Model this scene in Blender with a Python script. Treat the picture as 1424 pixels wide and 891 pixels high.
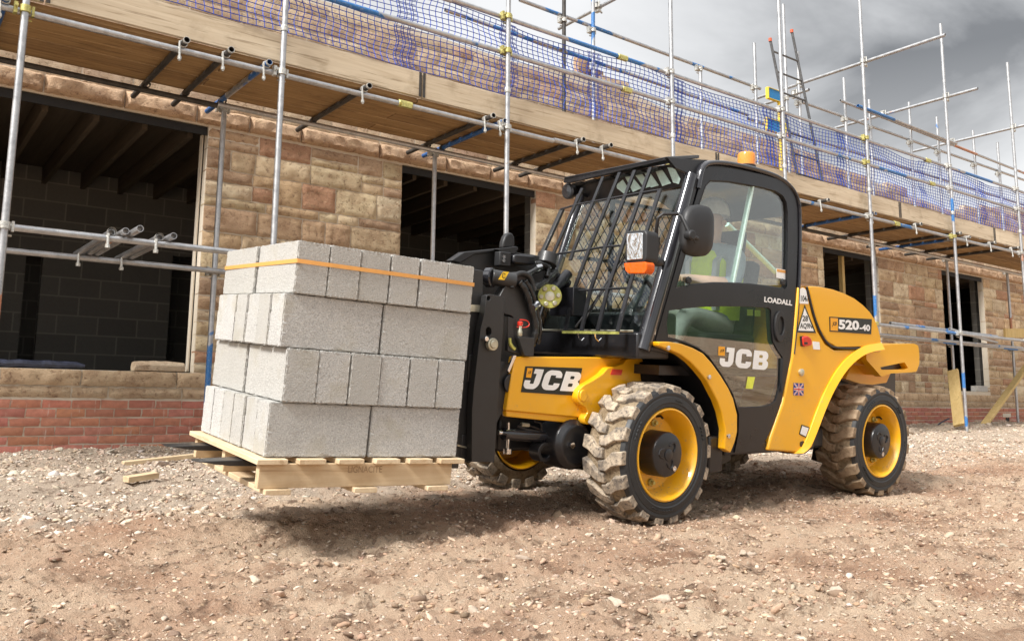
import bpy, bmesh, math, random
import numpy as np
from mathutils import Vector, Matrix
from mathutils.geometry import tessellate_polygon

for o in list(bpy.data.objects):
    bpy.data.objects.remove(o)
SC = bpy.context.scene
COL = SC.collection
random.seed(7)
RNG = np.random.default_rng(11)
rad = math.radians

# ------------------------------------------------------------------ camera
CAM_H = 0.61
YAW, PITCH, ROLL = 0.639945275, 0.144742083, 0.00949515613
FPX, PPX, PPY = 1198.30076, 716.160176, 386.423932          # focal length and principal point measured in the 1424 x 891 photograph
_f = Vector((math.sin(YAW)*math.cos(PITCH), math.cos(YAW)*math.cos(PITCH), math.sin(PITCH)))
_r0 = Vector((math.cos(YAW), -math.sin(YAW), 0)); _u0 = _r0.cross(_f)
_r = math.cos(ROLL)*_r0 + math.sin(ROLL)*_u0
_u = -math.sin(ROLL)*_r0 + math.cos(ROLL)*_u0
EYE = Vector((0, 0, CAM_H))
cd = bpy.data.cameras.new('camera'); cam = bpy.data.objects.new('camera', cd); COL.objects.link(cam)
m = Matrix((( _r.x, _u.x, -_f.x, 0), (_r.y, _u.y, -_f.y, 0), (_r.z, _u.z, -_f.z, CAM_H), (0, 0, 0, 1)))
cam.matrix_world = m
cd.sensor_fit = 'HORIZONTAL'; cd.sensor_width = 36
cd.lens = 36*FPX/1424
cd.shift_x = -(PPX-712)/1424
cd.shift_y = -(445.5-PPY)/1424
cd.clip_start = 0.05; cd.clip_end = 3000
SC.camera = cam

# ------------------------------------------------------------------ light
SUN_AZ, SUN_EL = rad(258), rad(45)      # compass bearing the light comes from (0 = +Y, clockwise), height
SC.view_settings.view_transform = 'Standard'; SC.view_settings.look = 'None'
SC.view_settings.exposure = 1.0; SC.view_settings.gamma = 1
SC.view_settings.use_curve_mapping = False
sd = bpy.data.lights.new('sun', 'SUN'); sd.energy = 2.9; sd.angle = rad(13); sd.color = (1, .97, .93)
sun = bpy.data.objects.new('sun', sd); COL.objects.link(sun)
sdir = Vector((math.sin(SUN_AZ)*math.cos(SUN_EL), math.cos(SUN_AZ)*math.cos(SUN_EL), math.sin(SUN_EL)))
sun.rotation_euler = sdir.to_track_quat('Z', 'Y').to_euler(); sun.location = sdir*40

W = bpy.data.worlds.new('World'); SC.world = W; W.use_nodes = True
nt = W.node_tree; nt.nodes.clear()
def N(t, **k):
    n = nt.nodes.new(t)
    for a, b in k.items(): setattr(n, a, b)
    return n
def L(a, b): nt.links.new(a, b)
out = N('ShaderNodeOutputWorld'); bg = N('ShaderNodeBackground'); L(bg.outputs[0], out.inputs[0])
sky = N('ShaderNodeTexSky', sky_type='NISHITA', sun_disc=False)
sky.sun_elevation = SUN_EL; sky.sun_rotation = SUN_AZ; sky.air_density = 1.5; sky.dust_density = 3
bg.inputs[1].default_value = 0.1
tc = N('ShaderNodeTexCoord')
mp = N('ShaderNodeMapping'); mp.inputs['Scale'].default_value = (1, 1, 2.1); mp.inputs['Location'].default_value = (3.1, 0.9, 1.2); mp.inputs['Rotation'].default_value = (0, 0, rad(13))
L(tc.outputs['Generated'], mp.inputs[0])
nz = N('ShaderNodeTexNoise'); nz.inputs['Scale'].default_value = 2.1; nz.inputs['Detail'].default_value = 7; nz.inputs['Roughness'].default_value = .52; nz.inputs['Distortion'].default_value = .35
L(mp.outputs[0], nz.inputs['Vector'])
rp = N('ShaderNodeValToRGB')
rp.color_ramp.elements[0].position = .33; rp.color_ramp.elements[0].color = (1.25, 1.28, 1.34, 1)
rp.color_ramp.elements[1].position = .60; rp.color_ramp.elements[1].color = (4.8, 4.83, 4.88, 1)
e = rp.color_ramp.elements.new(.48); e.color = (3.7, 3.74, 3.8, 1)
sx = N('ShaderNodeSeparateXYZ'); L(tc.outputs['Generated'], sx.inputs[0])
def NM(op, a, b):
    n = N('ShaderNodeMath', operation=op)
    for i, v in enumerate((a, b)):
        if isinstance(v, (int, float)): n.inputs[i].default_value = v
        else: L(v, n.inputs[i])
    return n.outputs[0]
def MR(v, a, b, c, d):
    n = N('ShaderNodeMapRange'); L(v, n.inputs['Value'])
    for k, q in zip(('From Min', 'From Max', 'To Min', 'To Max'), (a, b, c, d)): n.inputs[k].default_value = q
    return n.outputs[0]
heavy = NM('MULTIPLY', MR(sx.outputs['X'], .50, .86, 0, 1), MR(sx.outputs['Z'], .14, .46, 0, .085))     # the heavier cloud stands to the east
L(NM('SUBTRACT', nz.outputs['Fac'], heavy), rp.inputs[0])
hz = N('ShaderNodeMix', data_type='RGBA'); L(MR(sx.outputs['Z'], .04, .36, 0, 1), hz.inputs['Factor'])      # cloud deck thins to a bright band low down
hz.inputs['A'].default_value = (4.9, 4.92, 4.95, 1); L(rp.outputs[0], hz.inputs['B'])
dt = N('ShaderNodeVectorMath', operation='DOT_PRODUCT'); L(tc.outputs['Generated'], dt.inputs[0]); dt.inputs[1].default_value = sdir
gain = NM('ADD', MR(sx.outputs['Z'], .48, .95, 1, 1.75), MR(dt.outputs['Value'], .3, 1, 0, 1.0))     # overhead and round the veiled sun the cloud is brighter
br = N('ShaderNodeVectorMath', operation='SCALE'); L(hz.outputs['Result'], br.inputs[0]); L(gain, br.inputs['Scale'])
mx = N('ShaderNodeMix', data_type='RGBA'); mx.inputs['Factor'].default_value = .96
L(sky.outputs[0], mx.inputs['A']); L(br.outputs[0], mx.inputs['B']); L(mx.outputs['Result'], bg.inputs[0])

# ------------------------------------------------------------------ measuring helpers (pixel of the photograph -> point on a real plane)
def ray(px, py): return _f + (px-PPX)/FPX*_r - (py-PPY)/FPX*_u
def hit(px, py, n, d):
    v = ray(px, py); n = Vector(n)
    return EYE + v*((d-EYE.dot(n))/v.dot(n))
def at(px, py, Y): return hit(px, py, (0, 1, 0), Y)
def atx(px, py, X): return hit(px, py, (1, 0, 0), X)
def atz(px, py, Z): return hit(px, py, (0, 0, 1), Z)

# ------------------------------------------------------------------ numpy noise
def _hash(ix, iy, s):
    n = (ix.astype(np.int64)*374761393 + iy.astype(np.int64)*668265263 + s*974711) & 0x7fffffff
    n = ((n ^ (n >> 13))*1274126177) & 0x7fffffff
    return ((n ^ (n >> 16)) & 0xffff)/65535.0
def vnoise(x, y, s=0):
    ix = np.floor(x); iy = np.floor(y); fx = x-ix; fy = y-iy
    fx = fx*fx*(3-2*fx); fy = fy*fy*(3-2*fy)
    a = _hash(ix, iy, s); b = _hash(ix+1, iy, s); c = _hash(ix, iy+1, s); d = _hash(ix+1, iy+1, s)
    return (a*(1-fx)+b*fx)*(1-fy)+(c*(1-fx)+d*fx)*fy - .5
def fbm(x, y, s=0, o=4, g=.5):
    t = 0; a = 1; f = 1
    for i in range(o):
        t = t + a*vnoise(x*f+i*17.3, y*f-i*9.1, s+i); a *= g; f *= 2.03
    return t

# ------------------------------------------------------------------ materials
MATS = {}
class G:
    """small node-graph builder for one material"""
    def __init__(s, name):
        s.m = bpy.data.materials.new(name); s.m.use_nodes = True; s.t = s.m.node_tree; s.t.nodes.clear()
        s.o = s.n('ShaderNodeOutputMaterial'); s.b = s.n('ShaderNodeBsdfPrincipled'); s.l(s.b.outputs[0], s.o.inputs[0])
        s.tc = s.n('ShaderNodeTexCoord'); MATS[name] = s.m
    def n(s, t, **k):
        n = s.t.nodes.new(t)
        for a, b in k.items(): setattr(n, a, b)
        return n
    def l(s, a, b): s.t.links.new(a, b)
    def setv(s, sock, v):
        if hasattr(v, 'links') or isinstance(v, bpy.types.NodeSocket): s.l(v, sock)
        else: sock.default_value = v
    def vec(s, scale=(1, 1, 1), rnd=False, kind='Object'):
        mpn = s.n('ShaderNodeMapping'); mpn.inputs['Scale'].default_value = scale; s.l(s.tc.outputs[kind], mpn.inputs[0])
        if rnd:
            oi = s.n('ShaderNodeObjectInfo'); ad = s.n('ShaderNodeVectorMath', operation='SCALE'); cx = s.n('ShaderNodeCombineXYZ')
            for i in range(3): s.l(oi.outputs['Random'], cx.inputs[i])
            s.l(cx.outputs[0], ad.inputs[0]); ad.inputs['Scale'].default_value = 37
            s.l(ad.outputs[0], mpn.inputs['Location'])
        return mpn.outputs[0]
    def noise(s, scale, detail=4, rough=.5, vec=None, dist=0):
        n = s.n('ShaderNodeTexNoise'); n.inputs['Scale'].default_value = scale; n.inputs['Detail'].default_value = detail
        n.inputs['Roughness'].default_value = rough; n.inputs['Distortion'].default_value = dist
        s.l(vec if vec is not None else s.tc.outputs['Object'], n.inputs['Vector']); return n.outputs['Fac']
    def voro(s, scale, vec=None, feat='F1', outp='Distance'):
        n = s.n('ShaderNodeTexVoronoi', feature=feat); n.inputs['Scale'].default_value = scale
        s.l(vec if vec is not None else s.tc.outputs['Object'], n.inputs['Vector']); return n.outputs[outp]
    def ramp(s, fac, stops):
        r = s.n('ShaderNodeValToRGB'); s.l(fac, r.inputs[0]); el = r.color_ramp.elements
        for i, (p, c) in enumerate(stops):
            e = el[i] if i < 2 else el.new(p)
            e.position = p; e.color = (c, c, c, 1) if not isinstance(c, (tuple, list)) else (*c[:3], 1)
        return r.outputs[0]
    def mix(s, fac, a, b, mode='MIX'):
        n = s.n('ShaderNodeMix', data_type='RGBA', blend_type=mode)
        for k, v in (('Factor', fac), ('A', a), ('B', b)):
            sk = [i for i in n.inputs if i.name == k and (i.type == 'RGBA' if k != 'Factor' else i.type == 'VALUE')][0]
            if isinstance(v, (tuple, list)): sk.default_value = (*v[:3], 1)
            else: s.setv(sk, v)
        return [o for o in n.outputs if o.type == 'RGBA'][0]
    def math(s, op, a, b=0.):
        n = s.n('ShaderNodeMath', operation=op); s.setv(n.inputs[0], a); s.setv(n.inputs[1], b); return n.outputs[0]
    def bump(s, h, strength=.5, dist=.01):
        n = s.n('ShaderNodeBump'); n.inputs['Strength'].default_value = strength; n.inputs['Distance'].default_value = dist
        s.l(h, n.inputs['Height']); s.l(n.outputs[0], s.b.inputs['Normal'])
    def set(s, **k):
        for a, v in k.items():
            sk = s.b.inputs[a.replace('_', ' ')]
            if isinstance(v, (tuple, list)) and sk.type == 'RGBA': v = (*v[:3], 1)
            s.setv(sk, v)
        return s
    def attr(s, name='col'):
        a = s.n('ShaderNodeAttribute'); a.attribute_name = name; return a.outputs['Color']

def plain(name, col, rough=.5, metal=0, var=.12, bump=.0, scale=30, coat=0, rnd=False, dirt=None):
    g = G(name); v = g.vec((1, 1, 1), rnd)
    nn = g.noise(scale, 4, .6, v)
    c = g.mix(g.ramp(nn, [(.3, 0.), (.7, 1.)]), tuple(x*(1-var) for x in col), tuple(min(1, x*(1+var)) for x in col))
    if dirt:
        dn = g.ramp(g.noise(4.5, 6, .65, v), [(dirt[1], 0.), (dirt[1]+.16, 1.)])
        c = g.mix(dn, c, dirt[0])
    g.set(Base_Color=c, Metallic=metal, Roughness=g.ramp(nn, [(.2, max(.02, rough-.07)), (.8, min(1, rough+.1))]))
    if coat: g.set(Coat_Weight=coat, Coat_Roughness=.08)
    if bump: g.bump(nn, bump, .004)
    return g.m

# ground: dusty tan soil, red-brown patches, damp dark clods
g = G('soil')
n1 = g.noise(.9, 6, .6); n2 = g.noise(7, 8, .7); n3 = g.noise(46, 6, .75); n4 = g.noise(2.6, 6, .65, dist=.5)
c = g.mix(g.ramp(n1, [(.36, 0.), (.62, 1.)]), (.53, .325, .215), (.76, .575, .41))
c = g.mix(g.ramp(n4, [(.52, 0.), (.64, .8)]), c, (.33, .195, .125))
sp = g.n('ShaderNodeSeparateXYZ'); g.l(g.tc.outputs['Object'], sp.inputs[0])
rubm = g.math('MULTIPLY', g.ramp(g.math('SUBTRACT', g.math('ADD', g.math('MULTIPLY', sp.outputs['Y'], .16), g.math('MULTIPLY', n4, .5)), .0), [(.90, 0.), (1.06, 1.)]), .75)
c = g.mix(rubm, c, (.60, .50, .395))
c = g.mix(g.ramp(n2, [(.36, .85), (.46, 0.)]), c, (.17, .105, .07))
c = g.mix(g.ramp(n3, [(.55, 0.), (.68, .75)]), c, (.72, .61, .47))
c = g.mix(g.ramp(n3, [(.30, .7), (.40, 0.)]), c, (.16, .11, .08))
g.set(Base_Color=c, Roughness=.95, Specular_IOR_Level=.15)
h = g.math('ADD', g.math('MULTIPLY', n2, .9), g.math('MULTIPLY', n3, .55)); h = g.math('ADD', h, g.math('MULTIPLY', g.noise(190, 3, .75), .4))
g.bump(h, 1.0, .05)
# stones, clods with a colour of their own
g = G('loose_stone'); n1 = g.noise(60, 5, .7)
g.set(Base_Color=g.mix(g.ramp(n1, [(.35, .45), (.65, 0.)]), g.attr(), (.25, .19, .14)), Roughness=.95, Specular_IOR_Level=.15); g.bump(n1, .7, .006)
# sandstone
g = G('sandstone'); n1 = g.noise(24, 7, .72, dist=.3); n2 = g.noise(90, 4, .7); vst = g.vec((3, 3, 16)); n3 = g.noise(1.9, 6, .65, vst, .7); n4 = g.noise(5, 5, .6)
c = g.mix(g.ramp(n4, [(.40, .40), (.55, 0.)]), g.attr(), (.27, .155, .09))
c = g.mix(g.ramp(n1, [(.36, .75), (.46, 0.)]), c, (.17, .10, .06))
c = g.mix(g.ramp(n3, [(.54, 0.), (.66, .5)]), c, (.58, .43, .27))
c = g.mix(g.ramp(n2, [(.58, 0.), (.70, .7)]), c, (.64, .52, .38))
g.set(Base_Color=c, Roughness=.93, Specular_IOR_Level=.2)
g.bump(g.math('ADD', n1, g.math('MULTIPLY', n2, .5)), .9, .016)
g = G('mortar'); n1 = g.noise(40, 4, .7); g.set(Base_Color=g.mix(n1, (.56, .49, .39), (.66, .59, .48)), Roughness=.95); g.bump(n1, .6, .006)
g = G('red_brick'); n1 = g.noise(26, 6, .7); vs = g.vec((14, 1, 2.2)); n2 = g.noise(2.4, 4, .6, vs)
c = g.mix(g.ramp(n1, [(.35, .5), (.6, 0.)]), g.attr(), (.26, .10, .065))
c = g.mix(g.ramp(n2, [(.62, 0.), (.70, .65)]), c, (.62, .50, .42))
g.set(Base_Color=c, Roughness=.85); g.bump(n1, .5, .004)
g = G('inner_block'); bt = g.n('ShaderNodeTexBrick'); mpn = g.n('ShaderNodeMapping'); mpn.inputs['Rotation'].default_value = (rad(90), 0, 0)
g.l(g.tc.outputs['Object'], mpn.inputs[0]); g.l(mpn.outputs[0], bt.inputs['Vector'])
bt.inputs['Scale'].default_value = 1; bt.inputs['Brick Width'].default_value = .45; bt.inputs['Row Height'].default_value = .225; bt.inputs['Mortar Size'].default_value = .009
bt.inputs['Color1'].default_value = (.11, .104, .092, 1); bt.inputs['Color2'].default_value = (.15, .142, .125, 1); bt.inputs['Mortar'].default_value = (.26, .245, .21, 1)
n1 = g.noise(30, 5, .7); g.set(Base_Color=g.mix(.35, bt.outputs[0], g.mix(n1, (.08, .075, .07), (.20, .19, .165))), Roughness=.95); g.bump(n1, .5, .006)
# dense concrete block: fine speckle
for nm, tint in (('concrete_block', (1, 1, 1)),):
    g = G(nm); v = g.vec((1, 1, 1), True); n1 = g.noise(205, 3, .6, v); n2 = g.noise(5, 6, .65, v); vo = g.voro(150, v); n3 = g.noise(70, 4, .6, v)
    c = g.mix(g.ramp(n2, [(.3, 0.), (.7, 1.)]), (.42, .415, .40), (.54, .535, .515))
    c = g.mix(g.ramp(n1, [(.36, .6), (.44, 0.)]), c, (.20, .198, .19))
    c = g.mix(g.ramp(n1, [(.56, 0.), (.66, .7)]), c, (.74, .73, .69))
    c = g.mix(g.ramp(n2, [(.53, 0.), (.66, .5)]), c, (.34, .31, .235))
    oi = g.n('ShaderNodeObjectInfo')
    c = g.mix(g.math('MULTIPLY', oi.outputs['Random'], .55), c, (.34, .325, .285))
    g.set(Base_Color=c, Roughness=.97, Specular_IOR_Level=.1)
    g.bump(g.math('ADD', n1, g.math('MULTIPLY', n3, .6)), .7, .006)
def wood(name, a, b, dark, axis=0, rough=.75):
    g = G(name); s = [13, 13, 13]; s[axis] = .7; v = g.vec(tuple(s), True); n1 = g.noise(1.7, 6, .65, v, .8); n2 = g.noise(3, 5, .6, g.vec((1, 1, 1), True)); n3 = g.noise(3.1, 4, .6, v)
    c = g.mix(g.ramp(n1, [(.32, 0.), (.68, 1.)]), a, b)
    c = g.mix(g.ramp(n3, [(.33, .6), (.42, 0.)]), c, dark)
    c = g.mix(g.ramp(n2, [(.55, 0.), (.72, .5)]), c, dark)
    oi = g.n('ShaderNodeObjectInfo'); c = g.mix(g.math('MULTIPLY', oi.outputs['Random'], .38), c, dark)
    g.set(Base_Color=c, Roughness=rough, Specular_IOR_Level=.25); g.bump(n1, .35, .003)
wood('pallet_wood', (.58, .43, .26), (.74, .60, .40), (.36, .23, .12), 0)
wood('pallet_wood_cross', (.60, .45, .28), (.78, .65, .45), (.40, .26, .14), 1)
wood('board_wood', (.60, .50, .36), (.78, .68, .52), (.22, .155, .09), 0, .85)
wood('deck_wood', (.25, .15, .065), (.40, .255, .12), (.11, .06, .03), 0, .85)
wood('timber', (.55, .39, .15), (.68, .52, .25), (.36, .24, .09), 2)
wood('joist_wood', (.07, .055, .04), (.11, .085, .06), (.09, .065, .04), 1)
# scaffold tube: dull zinc with rust and paint wear
def tube_mat(name, patch, lo):
    g = G(name); v = g.vec((1, 1, 1), True); n1 = g.noise(14, 5, .7, v); n2 = g.noise(1.1, 4, .55, v); n3 = g.noise(60, 4, .7, v)
    c = g.mix(g.ramp(n1, [(.3, 0.), (.7, 1.)]), (.34, .345, .355), (.56, .565, .57))
    c = g.mix(g.ramp(n3, [(.58, 0.), (.72, .7)]), c, (.72, .72, .71))
    c = g.mix(g.ramp(n1, [(.62, 0.), (.72, .6)]), c, (.24, .17, .12))
    pf = g.ramp(n2, [(lo, 0.), (lo+.012, 1.)])
    c = g.mix(g.math('MULTIPLY', pf, g.ramp(n3, [(.3, .35), (.45, 1.)])), c, patch)
    g.set(Base_Color=c, Metallic=g.math('SUBTRACT', .8, g.math('MULTIPLY', pf, .75)), Roughness=g.ramp(n1, [(.2, .32), (.8, .55)])); g.bump(n3, .25, .002)
tube_mat('galvanised_tube', (.42, .18, .09), .66)
tube_mat('galvanised_tube_blue', (.03, .16, .42), .57)
tube_mat('blue_tube', (.02, .10, .30), .40)
plain('dark_and_shaded_tube', (.055, .05, .045), .6, .3, .4, .3, 20, rnd=True)  # dark steel; on transoms the shade under the deck is put into this colour
plain('coupler_steel', (.55, .54, .50), .4, .7, .3, .2, 60, rnd=True)
plain('coupler_zinc', (.50, .45, .16), .42, .6, .3, .2, 60, rnd=True)
plain('net_blue', (.018, .07, .45), .55, 0, .2)
plain('ladder_grey', (.12, .125, .13), .5, .4, .3)
plain('gate_blue', (.02, .22, .52), .45, 0, .1); plain('gate_yellow', (.75, .55, .05), .5, 0, .1); plain('red_cap', (.55, .09, .03), .5)
plain('steel_lintel', (.016, .015, .014), .7, .2, .3); plain('dark_plastic', (.03, .035, .06), .5, 0, .5)
plain('strap_orange', (.70, .34, .09), .45, 0, .06)
# telehandler
g = G('yellow_paint'); n1 = g.noise(3, 4, .6); n2 = g.noise(75, 3, .6); n3 = g.noise(6, 6, .7); sp = g.n('ShaderNodeSeparateXYZ'); g.l(g.tc.outputs['Object'], sp.inputs[0])
low = g.ramp(g.math('ADD', g.math('MULTIPLY', sp.outputs['Z'], -1.2), .62), [(.05, 0.), (.75, 1.)])
fleck = g.math('MULTIPLY', g.ramp(n2, [(.60, 0.), (.64, 1.)]), g.math('MULTIPLY', low, g.ramp(n3, [(.45, 0.), (.62, 1.)])))
film = g.math('MULTIPLY', g.ramp(n3, [(.42, 0.), (.75, .34)]), low)
c = g.mix(film, g.mix(n1, (.83, .405, .005), (.85, .425, .007)), (.55, .36, .14)); c = g.mix(fleck, c, (.38, .26, .15))
g.set(Base_Color=c, Roughness=g.math('ADD', g.math('MULTIPLY', g.math('MAXIMUM', film, fleck), .5), .30), Coat_Weight=g.math('SUBTRACT', .45, g.math('MULTIPLY', g.math('MAXIMUM', film, fleck), .45)), Coat_Roughness=.08)
plain('black_paint', (.012, .012, .014), .34, 0, .25, 0, 8, coat=.15, dirt=((.05, .042, .034), .62))
plain('panel_grey', (.0095, .0095, .012), .30, 0, .12, 0, 10, coat=.1)
plain('boom_grey', (.026, .0255, .0255), .42, .1, .12, 0, 14, coat=.08, dirt=((.085, .07, .055), .64))
plain('gloss_black', (.02, .02, .024), .14, .1, .1, 0, 8, coat=.6)
plain('trim_black', (.016, .016, .017), .5, 0, .2, .15, 160)
plain('hose_black', (.012, .012, .012), .22, 0, .3, .5, 60)
plain('rubber', (.020, .021, .022), .52, 0, .25, .12, 50, dirt=((.10, .085, .066), .69))
g = G('muddy_tread'); n1 = g.noise(9, 7, .7); n2 = g.noise(42, 5, .75)
c = g.mix(g.ramp(n1, [(.34, 0.), (.62, 1.)]), (.20, .145, .085), (.38, .30, .205)); c = g.mix(g.ramp(n2, [(.35, .75), (.48, 0.)]), c, (.10, .075, .045))
g.set(Base_Color=c, Roughness=.95, Specular_IOR_Level=.15); g.bump(g.math('ADD', n1, n2), 1., .015)
g = G('muddy_lug'); n1 = g.noise(11, 6, .7); n2 = g.noise(55, 5, .7)
c = g.mix(g.ramp(n1, [(.36, 0.), (.58, 1.)]), (.17, .145, .12), (.47, .385, .285)); c = g.mix(g.ramp(n2, [(.50, 0.), (.64, .8)]), c, (.055, .052, .052))
g.set(Base_Color=c, Roughness=.9, Specular_IOR_Level=.2); g.bump(n2, .5, .006)
g = G('muddy_lug_brown'); n1 = g.noise(11, 6, .7); n2 = g.noise(45, 5, .7)
c = g.mix(g.ramp(n1, [(.36, 0.), (.6, 1.)]), (.15, .10, .06), (.36, .27, .18)); c = g.mix(g.ramp(n2, [(.60, 0.), (.72, .6)]), c, (.06, .05, .045))
g.set(Base_Color=c, Roughness=.9, Specular_IOR_Level=.2); g.bump(n2, .5, .006)
plain('zinc', (.55, .53, .42), .35, .8, .2, 0, 20); plain('zinc_yellow', (.55, .56, .16), .42, .6, .45, .1, 18); plain('chrome', (.75, .75, .76), .12, 1, .05)
plain('white_decal', (.82, .82, .80), .5, 0, .02); plain('black_decal', (.012, .016, .012), .4, 0, .05); plain('yellow_decal', (.85, .55, .02), .45, 0, .03); plain('amber_decal', (.82, .36, .01), .45, 0, .03)
plain('red_plastic', (.62, .03, .015), .3, 0, .05, coat=.4); plain('flag_blue', (.02, .03, .20), .5); plain('lime_decal', (.70, .75, .08), .5)
plain('pale_green_glass', (.55, .72, .66), .25, 0, .08); plain('stamp_brown', (.30, .20, .11), .8)
g = G('amber_lens'); g.set(Base_Color=(.90, .16, .01), Roughness=.12, Transmission_Weight=.35, IOR=1.4); g.bump(g.voro(60), .3, .004)
g = G('beacon_orange'); g.set(Base_Color=(.95, .36, .06), Roughness=.18, Transmission_Weight=.25, IOR=1.4, Coat_Weight=.3)
g = G('lamp_reflector'); n1 = g.noise(16, 3, .5, dist=2.); g.set(Base_Color=(.82, .83, .84), Metallic=1, Roughness=.08); g.bump(n1, .2, .02)
def glass(name, tint, refl, rough=.01):
    g = G(name); t = g.n('ShaderNodeBsdfTransparent'); t.inputs[0].default_value = (*tint, 1)
    gl = g.n('ShaderNodeBsdfGlossy'); gl.inputs['Roughness'].default_value = rough; gl.inputs[0].default_value = (1, 1, 1, 1)
    fr = g.n('ShaderNodeLayerWeight'); fr.inputs[0].default_value = .5                # same from both sides of the pane
    f = g.math('ADD', g.math('MULTIPLY', g.math('POWER', fr.outputs['Facing'], 3.2), .6), refl)
    mxn = g.n('ShaderNodeMixShader'); g.l(f, mxn.inputs[0]); g.l(t.outputs[0], mxn.inputs[1]); g.l(gl.outputs[0], mxn.inputs[2]); g.l(mxn.outputs[0], g.o.inputs[0])
glass('window_glass', (.94, .98, .96), .085, .01); glass('tinted_glass', (.66, .72, .70), .11); glass('screen_glass', (.84, .90, .87), .03)
# person
plain('skin', (.62, .38, .27), .5, 0, .06); plain('shirt_grey', (.33, .40, .46), .85, 0, .1, .1, 60); plain('trousers', (.58, .56, .53), .85, 0, .1); plain('boots', (.07, .05, .035), .7)
plain('hi_vis', (.72, .92, .04), .7, 0, .06); plain('reflective', (.55, .58, .60), .4, .2, .05); plain('helmet_white', (.72, .73, .74), .3); plain('seat_fabric', (.02, .02, .022), .8, 0, .3, .2, 80)
plain('far_trees', (.03, .05, .02), .95, 0, .5, .0, .4)

# ------------------------------------------------------------------ mesh builder
def chaikin(p, k=2, closed=True):
    p = [Vector(q) for q in p]
    for _ in range(k):
        q = []; n = len(p)
        for i in range(n if closed else n-1):
            a, b = p[i], p[(i+1) % n]; q += [a*.75+b*.25, a*.25+b*.75]
        if not closed: q = [p[0]] + q + [p[-1]]
        p = q
    return p
def rounded(p, r, seg=4):
    """round every corner of a closed 2D polygon; r a number or one per corner"""
    n = len(p); outp = []
    for i in range(n):
        a, b, c = Vector(p[i-1]), Vector(p[i]), Vector(p[(i+1) % n]); ri = r if not isinstance(r, (list, tuple)) else r[i]
        d1 = a-b; d2 = c-b; k = min(ri, d1.length*.48, d2.length*.48)
        if k <= 1e-6: outp.append(b); continue
        p1 = b+d1.normalized()*k; p2 = b+d2.normalized()*k
        for j in range(seg+1):
            t = j/seg; outp.append(p1*(1-t)**2 + b*(2*t*(1-t)) + p2*t*t)
    return outp
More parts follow.
